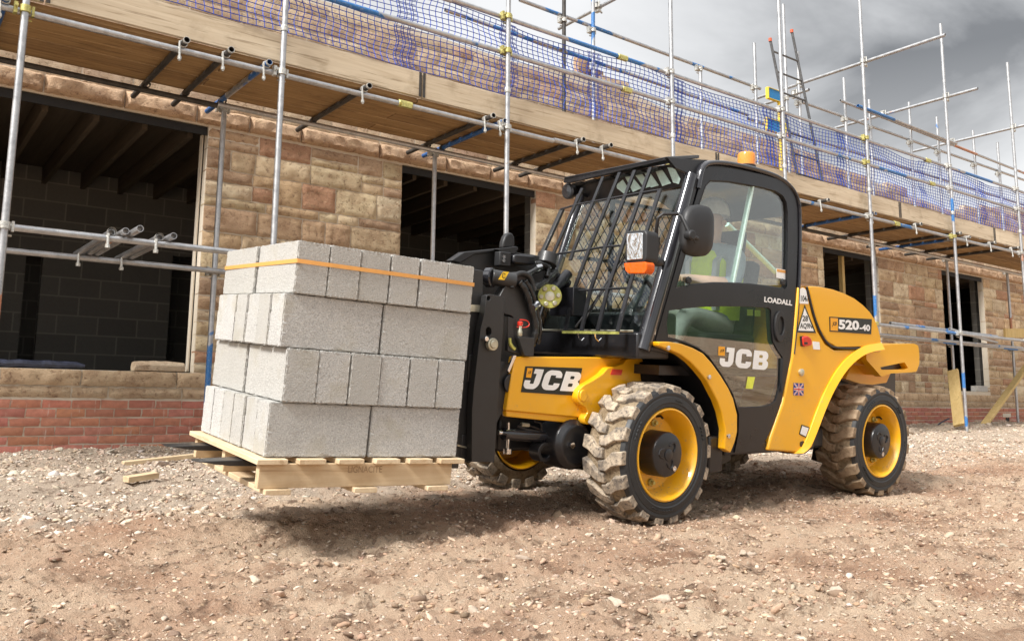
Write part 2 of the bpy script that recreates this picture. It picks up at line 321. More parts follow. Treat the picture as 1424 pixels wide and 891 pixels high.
class MB:
    def __init__(s): s.v = []; s.f = []
    def add(s, vs, fs):
        o = len(s.v); s.v += [tuple(x) for x in vs]; s.f += [tuple(i+o for i in f) for f in fs]; return s
    def box(s, c, d, rot=None):
        c = Vector(c); hx, hy, hz_ = d[0]/2, d[1]/2, d[2]/2
        vs = [Vector((x, y, z)) for x in (-hx, hx) for y in (-hy, hy) for z in (-hz_, hz_)]
        if rot is not None: vs = [rot @ q for q in vs]
        return s.add([q+c for q in vs], [(0, 1, 3, 2), (4, 6, 7, 5), (0, 4, 5, 1), (2, 3, 7, 6), (0, 2, 6, 4), (1, 5, 7, 3)])
    def bar(s, a, b, w, h, up=(0, 0, 1)):
        a = Vector(a); b = Vector(b); d = b-a; x = d.normalized(); y = Vector(up).cross(x)
        if y.length < 1e-4: y = Vector((0, 1, 0)).cross(x)
        y.normalize(); z = x.cross(y)
        return s.box((a+b)/2, (d.length, w, h), Matrix((x, y, z)).transposed())
    def tube(s, pts, r, n=10, closed=False, caps=True, hollow=False):
        P = [Vector(p) for p in pts]; m_ = len(P)
        R_ = r if isinstance(r, (list, tuple)) else [r]*m_
        T = []
        for i in range(m_):
            a = P[(i-1) % m_] if (closed or i > 0) else P[i]; b = P[(i+1) % m_] if (closed or i < m_-1) else P[i]
            T.append((b-a).normalized())
        x = T[0].orthogonal().normalized(); rings = []
        for i in range(m_):
            x = (x-T[i]*x.dot(T[i])).normalized(); y = T[i].cross(x)
            rings.append([P[i]+(x*math.cos(2*math.pi*j/n)+y*math.sin(2*math.pi*j/n))*R_[i] for j in range(n)])
        vs = [q for g_ in rings for q in g_]; fs = []
        for i in range(m_ if closed else m_-1):
            k = (i+1) % m_
            for j in range(n): fs.append((i*n+j, i*n+(j+1) % n, k*n+(j+1) % n, k*n+j))
        if not closed and caps and not hollow:
            fs.append(tuple(range(n-1, -1, -1))); fs.append(tuple((m_-1)*n+j for j in range(n)))
        s.add(vs, fs)
        if hollow and not closed:
            for (c, t, x0, rr) in ((P[0], T[0], rings[0], R_[0]), (P[-1], -T[-1], rings[-1], R_[-1])):
                inn = [c+(q-c)*.84 for q in x0]; dep = [q+t*.06 for q in inn]
                o = len(s.v); s.v += [tuple(q) for q in x0+inn+dep]
                for j in range(n):
                    k = (j+1) % n
                    s.f.append((o+j, o+k, o+n+k, o+n+j)); s.f.append((o+n+j, o+n+k, o+2*n+k, o+2*n+j))
                s.f.append(tuple(o+2*n+j for j in range(n)))
        return s
    def cyl(s, a, b, r, n=20): return s.tube([a, b], r, n)
    def loft(s, rings, caps=True, closed=True):
        n = len(rings[0]); vs = [q for g_ in rings for q in g_]; fs = []
        for i in range(len(rings)-1):
            for j in range(n if closed else n-1): fs.append((i*n+j, i*n+(j+1) % n, (i+1)*n+(j+1) % n, (i+1)*n+j))
        if caps: fs.append(tuple(range(n-1, -1, -1))); fs.append(tuple((len(rings)-1)*n+j for j in range(n)))
        return s.add(vs, fs)
    def lathe(s, prof, c, ax, n=48, cap0=False, cap1=False):
        """prof: (radius, distance along ax)"""
        c = Vector(c); ax = Vector(ax).normalized(); x = ax.orthogonal().normalized(); y = ax.cross(x)
        rings = [[c+ax*a+(x*math.cos(2*math.pi*j/n)+y*math.sin(2*math.pi*j/n))*r_ for j in range(n)] for r_, a in prof]
        s.loft(rings, caps=False)
        o = len(s.v)-n*len(prof)
        if cap0: s.f.append(tuple(o+j for j in range(n-1, -1, -1)))
        if cap1: s.f.append(tuple(o+n*(len(prof)-1)+j for j in range(n)))
        return s
    def prism(s, outer, f0, f1, holes=()):
        """2D loops mapped by f0 and f1 to the two caps"""
        loops = [[Vector((q[0], q[1], 0)) for q in outer]] + [[Vector((q[0], q[1], 0)) for q in h_] for h_ in holes]
        tris = tessellate_polygon(loops); flat = [q for l_ in loops for q in l_]; n = len(flat); o = len(s.v)
        s.v += [tuple(f0(q.x, q.y)) for q in flat] + [tuple(f1(q.x, q.y)) for q in flat]
        if not holes:
            s.f.append(tuple(o+i for i in range(n))); s.f.append(tuple(o+n+i for i in range(n-1, -1, -1)))
        else:
            for t in tris: s.f.append((o+t[0], o+t[1], o+t[2])); s.f.append((o+n+t[2], o+n+t[1], o+n+t[0]))
        k = 0
        for l_ in loops:
            for i in range(len(l_)):
                a = k+i; b = k+(i+1) % len(l_); s.f.append((o+a, o+n+a, o+n+b, o+b))
            k += len(l_)
        return s
    def build(s, name, mat, parent=None, org=(0, 0, 0), bevel=0, seg=2, smooth=35, normals=True):
        me = bpy.data.meshes.new(name); org = Vector(org)
        me.from_pydata([tuple(Vector(q)-org) for q in s.v], [], s.f)
        if normals:
            bm = bmesh.new(); bm.from_mesh(me); bmesh.ops.recalc_face_normals(bm, faces=bm.faces); bm.to_mesh(me); bm.free()
        mats = mat if isinstance(mat, (list, tuple)) else [mat]
        for q in mats: me.materials.append(MATS[q])
        if smooth:
            me.polygons.foreach_set('use_smooth', [True]*len(me.polygons)); me.set_sharp_from_angle(angle=rad(smooth))
        o = bpy.data.objects.new(name, me); COL.objects.link(o)
        if parent is not None: o.parent = parent
        else: o.location = org
        if bevel:
            b = o.modifiers.new('edge', 'BEVEL'); b.width = bevel; b.segments = seg; b.limit_method = 'ANGLE'; b.angle_limit = rad(40); b.harden_normals = False
        return o
def tag(o, label=None, cat=None, group=None, kind=None):
    if label: o['label'] = label
    if cat: o['category'] = cat
    if group: o['group'] = group
    if kind: o['kind'] = kind
    return o
def empty(name, loc=(0, 0, 0)):
    o = bpy.data.objects.new(name, None); o.empty_display_size = .2; o.location = loc; COL.objects.link(o); return o
def copy_of(o, parent=None):
    c_ = o.copy(); COL.objects.link(c_); c_.parent = parent; return c_
def np_mesh(name, verts, faces, mat, col=None, smooth=True, sizes=None):
    """faces: (n,k) int array"""
    me = bpy.data.meshes.new(name); verts = np.asarray(verts, np.float32); faces = np.asarray(faces, np.int32); k = faces.shape[1]
    me.vertices.add(len(verts)); me.vertices.foreach_set('co', verts.ravel())
    me.loops.add(faces.size); me.loops.foreach_set('vertex_index', faces.ravel())
    me.polygons.add(len(faces)); me.polygons.foreach_set('loop_start', np.arange(0, faces.size, k, dtype=np.int32))
    me.update(calc_edges=True); me.validate()
    if col is not None:
        a = me.attributes.new('col', 'FLOAT_COLOR', 'POINT'); cc = np.ones((len(verts), 4), np.float32); cc[:, :3] = col; a.data.foreach_set('color', cc.ravel())
    if smooth: me.polygons.foreach_set('use_smooth', np.ones(len(faces), bool))
    me.materials.append(MATS[mat])
    o = bpy.data.objects.new(name, me); COL.objects.link(o); return o
def text_mesh(txt, bold=.0, shear=0., name='lettering'):
    cu = bpy.data.curves.new('t', 'FONT'); cu.body = txt; cu.size = 1; cu.offset = bold; cu.shear = shear; cu.resolution_u = 3
    o = bpy.data.objects.new('t', cu); COL.objects.link(o)
    bpy.context.view_layer.update()
    me = bpy.data.meshes.new_from_object(o.evaluated_get(bpy.context.evaluated_depsgraph_get()))
    vs = [Vector(v.co) for v in me.vertices]; fs = [tuple(p.vertices) for p in me.polygons]
    bpy.data.objects.remove(o); bpy.data.curves.remove(cu); bpy.data.meshes.remove(me)
    return vs, fs
def put_text(mb, txt, bl, br_, tl, bold=.02, shear=0.):
    """fit the outline of txt into the parallelogram bottom-left, bottom-right, top-left"""
    vs, fs = text_mesh(txt, bold, shear); bl = Vector(bl); X = Vector(br_)-bl; Y = Vector(tl)-bl
    x0 = min(v.x for v in vs); x1 = max(v.x for v in vs); y0 = min(v.y for v in vs); y1 = max(v.y for v in vs)
    mb.add([bl+X*((v.x-x0)/(x1-x0))+Y*((v.y-y0)/(y1-y0)) for v in vs], fs); return mb
# ================================================================== GROUND
def g_base(x, y):
    a = np.where(y < 3.1, 0, np.where(y < 4.7, (y-3.1)*.066, .1056+(np.minimum(y, 8.6)-4.7)*.031))
    return a + .009*(np.clip(x, -6, 22)-3.4)
def g_h(x, y):
    x = np.asarray(x, float); y = np.asarray(y, float)
    fade = np.clip((60-np.abs(x)-np.abs(y))/30, 0, 1)
    near = np.exp(-(((x-3.45)/.45)**2+((y-3.3)/.3)**2)) + np.exp(-(((x-5.5)/.45)**2+((y-3.35)/.3)**2))
    r = .045*fbm(x*1.1, y*1.5, 3, 3) + .034*fbm(x*4.2, y*5, 9, 4) + .032*np.abs(fbm(x*11, y*13, 21, 4))*(.6+1.6*np.clip(fbm(x*1.7, y*2.1, 55, 2)+.35, 0, 1)) + .016*np.maximum(0, fbm(x*30, y*30, 31, 3))*(.4+2*np.clip(fbm(x*2.3, y*2.9, 65, 2)+.3, 0, 1))
    def track(yc, dep, w_):
        d_ = (y-yc)/w_; k_ = np.exp(-d_**4)
        return k_*(-dep + .011*np.sign(np.sin(2*np.pi*(x/.115+.5*np.abs(d_))))*np.clip(fbm(x*1.3, y*1.3, 91, 2)+.45, 0, 1)) + .6*dep*np.exp(-((np.abs(d_)-1.25)/.3)**2)
    rut = track(2.55+.05*np.sin(x*1.3), .020, .14) + track(1.72+.06*np.sin(x*.9+1), .014, .13) + track(3.30, .010, .13)*(x > 5.9)
    heap = .022*np.clip((y-6.6)/1.2, 0, 1)*np.maximum(0, fbm(x*1.5, y*1.5, 77, 3)+.25)
    return g_base(x, y) + fade*(r+rut+heap)*(1-.75*np.clip(near, 0, 1)) - .012
def grow(a, b, s0, k=1.25):
    o = [a]; s = s0
    while o[-1] < b: o.append(o[-1]+s); s *= k
    return o[1:]
xs = np.array([-q for q in grow(.5, 900, .05)][::-1] + list(np.arange(-.5, 6.2, .0125)) + list(np.arange(6.2, 15, .045)) + grow(15, 900, .08))
ys = np.array([-q for q in grow(-1.2, 900, .03)][::-1] + list(np.arange(1.2, 5.2, .0125)) + list(np.arange(5.2, 8.6, .04)) + grow(8.6, 900, .08))
XX, YY = np.meshgrid(xs, ys); ZZ = g_h(XX, YY)
nx, ny = len(xs), len(ys); ii = np.arange(nx*ny).reshape(ny, nx)
fc = np.stack([ii[:-1, :-1], ii[:-1, 1:], ii[1:, 1:], ii[1:, :-1]], -1).reshape(-1, 4)
gnd = np_mesh('ground', np.stack([XX, YY, ZZ], -1).reshape(-1, 3), fc, 'soil'); tag(gnd, 'dusty rutted tan building site soil', 'ground', kind='structure')
def gz(x, y): return float(g_h(np.array([x]), np.array([y]))[0])

# loose stones and clods, merged (nobody could count them)
def rock_template(sub, seed):
    bm = bmesh.new(); bmesh.ops.create_icosphere(bm, subdivisions=sub, radius=1)
    rg = np.random.default_rng(seed); k = rg.normal(size=(16, 3)); k /= np.linalg.norm(k, axis=1)[:, None]; dd = rg.uniform(.42, .78, 16)
    V = np.array([v.co[:] for v in bm.verts])
    for a, d_ in zip(k, dd):
        s = V@a; V = V - np.where(s > d_, s-d_, 0)[:, None]*a
    V *= rg.uniform(.74, 1.2, V.shape)
    F_ = np.array([[v.index for v in f.verts] for f in bm.faces]); bm.free(); return V, F_
T1 = [rock_template(1, i) for i in range(8)]; T2 = [rock_template(2, 50+i) for i in range(6)]
def scatter(P, S, C, T, flat=.6, sink=.25):
    """one merged mesh of stones: P (n,2), S sizes, C colours"""
    VV = []; FF = []; CC = []; off = 0; n = len(P); zz = g_h(P[:, 0], P[:, 1])
    for k, (V, F_) in enumerate(T):
        idx = np.arange(n)[k::len(T)]; m_ = len(idx)
        if not m_: continue
        a = RNG.uniform(0, 6.28, m_); ca, sa = np.cos(a), np.sin(a); sc = RNG.uniform(.65, 1.35, (m_, 3))*S[idx, None]; sc[:, 2] *= flat
        v = V[None]*sc[:, None, :]; tl = RNG.normal(0, .25, (m_, 2))
        x = v[..., 0]*ca[:, None]-v[..., 1]*sa[:, None]; y = v[..., 0]*sa[:, None]+v[..., 1]*ca[:, None]; z = v[..., 2]+x*tl[:, :1]+y*tl[:, 1:]
        w = np.stack([x+P[idx, 0][:, None], y+P[idx, 1][:, None], z+(zz[idx]+S[idx]*(flat-sink*2)*.5)[:, None]], -1)
        VV.append(w.reshape(-1, 3)); FF.append((F_[None]+(np.arange(m_)*len(V))[:, None, None]+off).reshape(-1, 3)); off += m_*len(V)
        CC.append(np.repeat(C[idx], len(V), 0))
    return np.concatenate(VV), np.concatenate(FF), np.concatenate(CC)
def pal(n, cols, j=.12):
    c_ = np.array(cols)[RNG.integers(0, len(cols), n)]; return np.clip(c_*RNG.uniform(1-j, 1+j, (n, 1))*RNG.uniform(.96, 1.04, (n, 3)), 0, 1)
def wedge(n, y0, y1, pw=1.):
    y = y0+(y1-y0)*RNG.random(n)**pw; x = RNG.uniform(.02, 2.5, n)*y; return np.stack([x, y], 1)
pale = [(.66, .57, .46), (.60, .49, .38), (.70, .63, .54), (.54, .42, .32), (.46, .37, .29)]
soilc = [(.50, .345, .235), (.38, .25, .165), (.27, .175, .12), (.60, .45, .33), (.22, .15, .105)]
parts = []
n = 46000; P = wedge(n, 1.2, 5.4); parts.append(scatter(P, RNG.gamma(2.2, .0021, n)+.002, pal(n, soilc+[pale[1], pale[3], pale[4]]), T1, .5))
n = 2600; P = wedge(n, 1.4, 5.5); parts.append(scatter(P, RNG.gamma(2., .0036, n)+.004, pal(n, pale[:2]+soilc[:2]+soilc[3:4]), T1, .5))
n = 80000; P = wedge(n, 4.0, 8.12); k_ = (vnoise(P[:, 0]*.8, P[:, 1]*.9, 5)+.35+.35*(P[:, 1]-4.9) > RNG.random(n)*.9) & ((P[:, 0] < 12) | (RNG.random(n) < .4)); P = P[k_]; parts.append(scatter(P, RNG.gamma(2., .0047, len(P))+.0035, pal(len(P), pale+[soilc[3]]), T1, .5))
n = 700; P = wedge(n, 5.6, 8.05); k_ = fbm(P[:, 0]*.9, P[:, 1]*.9, 5, 2) > -.08; P = P[k_]; parts.append(scatter(P, RNG.gamma(2.2, .010, len(P))+.012, pal(len(P), pale), T2, .7))
n = 150; P = wedge(n, 1.7, 4.6); parts.append(scatter(P, RNG.gamma(2.5, .0055, n)+.010, pal(n, pale[1:2]+pale[3:]+soilc[3:4]), T2, .45))
n = 9000; P = wedge(n, 1.6, 5.0); k_ = fbm(P[:, 0]*1.6, P[:, 1]*2.2, 44, 3)+.12 > RNG.random(n)*.5-.1; P = P[k_]; parts.append(scatter(P, RNG.gamma(2.2, .0036, len(P))+.004, pal(len(P), soilc[:4]+soilc[4:]), T1, .6))
n = 160; P = wedge(n, 1.6, 4.6); parts.append(scatter(P, RNG.gamma(2.2, .006, n)+.006, pal(n, soilc[1:3]+soilc[4:]), T2, .5))
off = 0; V_ = []; F2 = []; C_ = []
for v, f, c_ in parts: V_.append(v); F2.append(f+off); C_.append(c_); off += len(v)
gv = np_mesh('gravel', np.concatenate(V_), np.concatenate(F2), 'loose_stone', np.concatenate(C_), smooth=False); tag(gv, 'loose stones and clods strewn over the soil', 'gravel', kind='stuff')
# a few larger stones one can point at
for (px, py, s, lab) in ((417, 0, 0, ''),)[:0]: pass
for px, py, s, lab in ((916+4, 828, .045, 'large pale flat stone lying in the foreground right of centre'), (1003, 790, .030, 'small pale stone below the front wheel in the foreground'),
                       (856, 838, .038, 'broad tan stone left of the largest foreground stone'), (1162, 821, .040, 'pale rounded stone on soil below the rear wheel'),
                       (430, 618, .07, 'pale upright stone in the rubble left of the pallet')):
    if px == 430: px, py = 214, 632
    p = atz(px, py, gz(*atz(px, py, .02)[:2])); V, F_ = T2[int(px) % 6]
    q = V*np.array([s*1.3, s, s*.6]); a = px; q = np.stack([q[:, 0]*math.cos(a)-q[:, 1]*math.sin(a), q[:, 0]*math.sin(a)+q[:, 1]*math.cos(a), q[:, 2]], 1)
    o = np_mesh('stone', q, F_, 'loose_stone', np.tile([.52, .43, .34], (len(q), 1)), smooth=False); o.location = (p.x, p.y, gz(p.x, p.y)+s*.2)
    tag(o, lab, 'stone', 'larger loose stones')

# ================================================================== HOUSE
WY = 8.14
house = empty('stone_house', (6, WY, .25)); HO = house.location.copy()
tag(house, 'unfinished sandstone house with red brick plinth and open window holes', 'house')
OPEN = [(-.6, 2.385, .865, 3.20), (4.50, 6.36, .865, 3.20), (12.34, 13.96, .865, 3.20), (16.15, 17.78, .93, 3.20)]
HX0, HX1 = -2.2, 23.
def cut(a, b, z0, z1):
    """pieces of [a,b] at height z0..z1 not inside an opening"""
    segs = [(a, b)]
    for x0, x1, b0, b1 in OPEN:
        if z1 > b0+.02 and z0 < b1-.02:
            ns = []
            for s0, s1 in segs:
                if s1 <= x0 or s0 >= x1: ns.append((s0, s1)); continue
                if s0 < x0: ns.append((s0, x0))
                if s1 > x1: ns.append((x1, s1))
            segs = ns
    return [q for q in segs if q[1]-q[0] > .03]
def stones_mesh(name, stones, mat, depth=.09, bulge=.003, gap=.0064, res=.032, rough=.013, rim=.011):
    VV = []; FF = []; CC = []; off = 0
    for k, (x0, x1, z0, z1, c_, pr_) in enumerate(stones):
        x0 += gap; x1 -= gap; z0 += gap; z1 -= gap
        if x1-x0 < .015 or z1-z0 < .015: continue
        nx_ = max(3, int((x1-x0)/res)+2); nz_ = max(3, int((z1-z0)/res)+2)
        u_ = np.linspace(0, 1, nx_); w_ = np.linspace(0, 1, nz_); U, Wv = np.meshgrid(u_, w_)
        jx = RNG.normal(0, .0025, U.shape); jz = RNG.normal(0, .0025, U.shape)
        X = x0+(x1-x0)*U+jx; Z = z0+(z1-z0)*Wv+jz
        e_ = np.minimum(np.minimum(U, 1-U)*(x1-x0), np.minimum(Wv, 1-Wv)*(z1-z0)); rr = np.clip(e_/.012, 0, 1)
        d_ = .006 + rim*rr**.5*.6 + bulge*rr + rough*(.35+.65*rr)*2*(np.abs(fbm(X*6+k*3.1, Z*8+k*1.7+X*2, 5, 3))-.12) + pr_ + RNG.normal(0, .003 if bulge > .002 else .0006)
        Yc = WY-d_-.002
        fr = np.stack([X, Yc, Z], -1).reshape(-1, 3); id_ = np.arange(nx_*nz_).reshape(nz_, nx_)
        q = np.stack([id_[:-1, :-1], id_[:-1, 1:], id_[1:, 1:], id_[1:, :-1]], -1).reshape(-1, 4)
        lp = np.concatenate([id_[0, :], id_[1:, -1], id_[-1, -2::-1], id_[-2:0:-1, 0]]); bk = fr[lp].copy(); bk[:, 1] = WY+depth
        m_ = len(lp); bi = nx_*nz_+np.arange(m_); sd_ = np.stack([lp, bi, np.roll(bi, -1), np.roll(lp, -1)], -1)
        VV.append(np.concatenate([fr, bk])); FF.append(np.concatenate([q, sd_])+off); off += nx_*nz_+m_; CC.append(np.tile(c_, (nx_*nz_+m_, 1)))
    o = np_mesh(name, np.concatenate(VV)-np.array(HO), np.concatenate(FF), mat, np.concatenate(CC)); o.data.set_sharp_from_angle(angle=rad(50)); o.parent = house; return o
tones = [(.54, .37, .225), (.44, .29, .185), (.56, .43, .29), (.38, .245, .16), (.53, .39, .255), (.46, .31, .205), (.58, .46, .325), (.33, .215, .145), (.43, .235, .15), (.50, .38, .24), (.60, .47, .31)]
def tone(): 
    c_ = np.array(tones[RNG.integers(0, len(tones))])*RNG.uniform(.90, 1.24)*np.array([.98, 1.035, 1.03]); return np.clip(c_, 0, 1)
def course(z0, z1, L0, L1, stones, a=HX0, b=HX1, pr_=0., split=.25, tn=tone):
    for s0, s1 in cut(a, b, z0, z1):
        x = s0
        while x < s1-.001:
            l_ = RNG.uniform(L0, L1); e_ = x+l_
            if s1-e_ < L0*.6: e_ = s1
            if z1-z0 > .19 and RNG.random() < split:
                zm = z0+(z1-z0)*RNG.uniform(.4, .6); stones.append((x, e_, z0, zm, tn(), pr_)); stones.append((x, e_, zm, z1, tn(), pr_))
            else: stones.append((x, e_, z0, z1, tn(), pr_))
            x = e_
st = []
course(.62, .722, .28, .75, st, pr_=.004, tn=lambda: np.array([.50, .375, .25])*RNG.uniform(.85, 1.12))
course(.722, .865, .45, .85, st, pr_=.006, tn=lambda: np.array([.52, .385, .25])*RNG.uniform(.85, 1.12))
z = .865
hts = []
while z < 3.2:
    h_ = float(RNG.choice([.10, .14, .17, .20, .24, .27]))
    if 3.2-z-h_ < .1: h_ = 3.2-z
    hts.append((z, z+h_)); z += h_
for z0, z1 in hts: course(z0, z1, .2, .62, st)
stones_mesh('stonework', st, 'sandstone')
st = []; course(3.215, 3.385, .45, .95, st, pr_=.018, tn=lambda: np.array([.50, .345, .225])*RNG.uniform(.88, 1.12)); stones_mesh('lintel_course', st, 'sandstone', bulge=.032, rough=.024)
# the upper storey, still being built: ragged top
top_pts = [(-3, 4.9), (4.3, 4.86), (6, 4.82), (7.5, 4.95), (8.8, 4.78), (11.3, 4.82), (13.6, 4.63), (16.6, 4.48), (19, 4.9), (23, 4.9)]
def topz(x): return float(np.interp(x, [q[0] for q in top_pts], [q[1] for q in top_pts]))
st = []; z = 3.385
while z < 5.0:
    h_ = float(RNG.choice([.12, .16, .19, .22])); x = HX0
    while x < HX1:
        l_ = RNG.uniform(.22, .6)
        if z+h_*.5 < topz(x+l_/2)-.07+RNG.normal(0, .035): st.append((x, x+l_, z, z+h_, tone()*.55+np.array([.29, .235, .18]), 0.))  # stone tone paled, brightness of the open sky put into the colour
        x += l_
    z += h_
c0 = 8.86
st += [(7.05, 7.25, 4.9, 5.13, tone(), 0), (7.3, 7.5, 4.9, 5.02, tone(), 0)]
stones_mesh('upper_stonework', st, 'sandstone', res=.08)
# bricks
st = []; z = .61-.075; r_ = 0
while z > -.1:
    x = HX0 + (.1125 if r_ % 2 else 0)
    while x < HX1:
        c_ = np.array([.47, .185, .125])*RNG.uniform(.8, 1.15)*np.array([1, RNG.uniform(.9, 1.15), RNG.uniform(.9, 1.15)]); st.append((x, x+.225, z, z+.075, c_, 0.)); x += .225
    z -= .075; r_ += 1
stones_mesh('brick_plinth', st, 'red_brick', bulge=.001, gap=.005, res=.12, rough=.0012, rim=.016)
# mortar core with the holes of the windows
def wall_core(name, y0, y1, z0, z1, mat, grow_=0., x0=HX0, x1=HX1, top=None):
    mb = MB(); outer = [(x0, z0), (x1, z0), (x1, z1), (x0, z1)]
    if top: outer = [(x0, z0), (x1, z0)] + [(q[0], q[1]-.05) for q in reversed(top_pts) if x0 < q[0] < x1]+[(x0, 4.8)]; outer.insert(2, (x1, 4.8))
    hl = [[(max(a, x0+.05)-grow_, b-grow_), (c_+grow_, b-grow_), (c_+grow_, d_+grow_), (max(a, x0+.05)-grow_, d_+grow_)] for a, c_, b, d_ in OPEN]
    mb.prism(outer, lambda x, z_: (x, y0, z_), lambda x, z_: (x, y1, z_), hl); return mb.build(name, mat, house, HO, smooth=0)
wall_core('mortar_core', WY-.002, WY+.105, -.3, 4.5, 'mortar', .004, top=True)
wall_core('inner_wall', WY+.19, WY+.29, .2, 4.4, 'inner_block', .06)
for i, (a, c_, b, d_) in enumerate(OPEN):
    mb = MB(); mb.box(((a+c_)/2, WY+.075, d_-.018), (c_-a-.004, .10, .036)); mb.box(((a+c_)/2, WY+.022, d_-.004-.04), (c_-a-.008, .014, .075))
    mb.build('steel_lintel', 'steel_lintel', house, HO, smooth=0)
    if i == 0: MB().box((c_-.012, WY+.145, (b+d_)/2-.02), (.012, .075, d_-b-.06)).build('jamb_closer', 'mortar', house, HO, smooth=0)   # pale cavity closer down the jamb
    mb = MB(); mb.box(((a+c_)/2, WY+.11, b-.012), (c_-a-.01, .18, .02)); mb.build('window_sill', 'mortar', house, HO, smooth=0)
# rooms
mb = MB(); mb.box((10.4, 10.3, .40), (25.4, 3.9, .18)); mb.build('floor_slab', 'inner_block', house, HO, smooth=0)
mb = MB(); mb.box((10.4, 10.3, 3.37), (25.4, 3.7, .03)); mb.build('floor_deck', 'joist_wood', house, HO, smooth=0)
BY = 11.4
dl = at(28, 450, BY).x; dr = at(52, 450, BY).x; er = at(236, 420, BY).x
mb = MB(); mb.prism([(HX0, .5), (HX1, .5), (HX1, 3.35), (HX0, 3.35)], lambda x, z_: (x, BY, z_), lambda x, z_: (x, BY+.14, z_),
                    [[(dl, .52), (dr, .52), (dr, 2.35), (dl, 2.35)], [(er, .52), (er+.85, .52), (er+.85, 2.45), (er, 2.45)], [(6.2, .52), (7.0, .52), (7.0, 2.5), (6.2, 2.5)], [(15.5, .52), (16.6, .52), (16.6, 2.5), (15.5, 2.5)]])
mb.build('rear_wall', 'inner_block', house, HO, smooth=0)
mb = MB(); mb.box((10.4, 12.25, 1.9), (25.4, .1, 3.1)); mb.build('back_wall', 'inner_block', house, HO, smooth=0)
for x in (HX0+.06, 4.25, 9.6, 15.1, HX1-.06):  # cross and end walls added to keep the rooms dark
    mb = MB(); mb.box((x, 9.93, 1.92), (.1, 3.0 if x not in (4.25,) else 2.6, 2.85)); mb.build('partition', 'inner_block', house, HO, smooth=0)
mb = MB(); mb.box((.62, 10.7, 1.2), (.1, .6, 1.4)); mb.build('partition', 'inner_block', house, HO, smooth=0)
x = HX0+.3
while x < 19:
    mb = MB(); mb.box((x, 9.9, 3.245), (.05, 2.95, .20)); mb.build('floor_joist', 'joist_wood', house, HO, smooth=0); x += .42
pp = at(1173, 370, WY+.2); mb = MB(); mb.box((pp.x, WY+.24, 2.03), (.07, .07, 2.3)); mb.build('timber_prop', 'timber', house, HO, smooth=0)
# vent brick in the plinth
vp = at(1400, 581, WY-.01); mb = MB(); mb.box((vp.x, WY-.012, vp.z+.055), (.34, .016, .075)); mb.build('vent_lintel', 'mortar', house, HO); mb = MB(); mb.box((vp.x+.02, WY-.012, vp.z-.03), (.15, .012, .08)); mb.build('air_vent', 'steel_lintel', house, HO)

# things lying on the sills
p0, p1 = at(186, 512, WY+.02), at(257, 514, WY+.02)
mb = MB(); L_ = p1.x-p0.x; nn_ = 9
rings = []
for i in range(nn_):
    t = i/(nn_-1); sec = [(-.085, 0), (.085, 0), (.09, .05), (.06, .088), (-.05, .09), (-.09, .055)]
    k_ = .9 if i in (0, nn_-1) else 1
    rings.append([(p0.x+L_*t+random.uniform(-.006, .006), WY+.07+a*k_+random.uniform(-.006, .006), .868+b_*k_+(random.uniform(-.005, .005) if b_ else 0)) for a, b_ in sec])
mb.loft(rings); o = mb.build('coping_stone', 'sandstone', None, (p0.x+L_/2, WY+.05, .868), bevel=.008)
a_ = o.data.attributes.new('col', 'FLOAT_COLOR', 'POINT'); a_.data.foreach_set('color', np.tile([.52, .42, .30, 1], len(o.data.vertices)).astype(np.float32))
tag(o, 'rough pale stone block resting on the sill of the largest opening', 'stone block')
mb = MB(); q0, q1 = at(-60, 513, WY+.05), at(118, 513, WY+.05); pts = []
for i in range(14):
    t = i/13; pts.append((q0.x+(q1.x-q0.x)*t, WY+.06+.012*math.sin(i*1.7), .90+.004*math.sin(i*2.3)))
mb.tube(pts, [.032]*12+[.028, .012], 8); o = mb.build('plastic_roll', 'dark_plastic', None, (pts[7][0], WY+.05, .868)); tag(o, 'dark plastic sheet rolled along the sill of the largest opening', 'plastic sheet')
pb = at(1361, 537, WY+.08); mb = MB(); mb.box((pb.x, WY+.07, .932+.055), (.42, .13, .11)); o = mb.build('sill_block', 'concrete_block', None, (pb.x, WY+.07, .932), bevel=.004); tag(o, 'pale concrete block on the sill of the farthest opening', 'block')

# ================================================================== SCAFFOLD
FY, LY, IY = 6.50, 6.555, 7.62
sc = empty('scaffold', (6, 6.9, .2)); SO = sc.location.copy(); tag(sc, 'galvanised tube scaffold with plank platform along the stone house front', 'scaffold')
TR = .0242
def tubep(name, a, b, mat='galvanised_tube', r=TR, parent=sc, org=SO, hollow=True, n=12):
    return MB().tube([a, b], r, n, hollow=hollow).build(name, mat, parent, org)
def coupler(c_, ax1, ax2, parent, zincy=False, s=1.):
    """right angle clamp: collar round the pole, saddle on the other tube, bolts"""
    c_ = Vector(c_); a1 = Vector(ax1).normalized(); a2 = Vector(ax2).normalized(); nn_ = a1.cross(a2).normalized(); mb = MB()
    mb.lathe([(.026*s, -.026), (.034*s, -.024), (.034*s, .024), (.026*s, .026)], c_, a1, 14)
    d_ = nn_ if nn_.y > 0 else -nn_
    mb.lathe([(.026*s, -.026), (.034*s, -.024), (.034*s, .024), (.026*s, .026)], c_+d_*.05, a2, 14)
    mb.bar(c_-a2*.058+d_*.02-a1*.04, c_-a2*.058+d_*.02+a1*.04, .022, .05, up=d_); mb.bar(c_+a2*.05+d_*.03-a1*.035, c_+a2*.05+d_*.03+a1*.035, .016, .04, up=d_)
    mb.cyl(c_-a2*.058-d_*.05, c_-a2*.058+d_*.04, .007, 8); mb.cyl(c_+d_*.05-a1*.058-a2*.02, c_+d_*.05-a1*.058+a2*.05, .007, 8); mb.lathe([(.013, 0), (.013, .014)], c_-a2*.058-d_*.052, d_, 6, True, True)
    return mb.build('coupler', 'coupler_zinc' if zincy else 'coupler_steel', parent, SO)
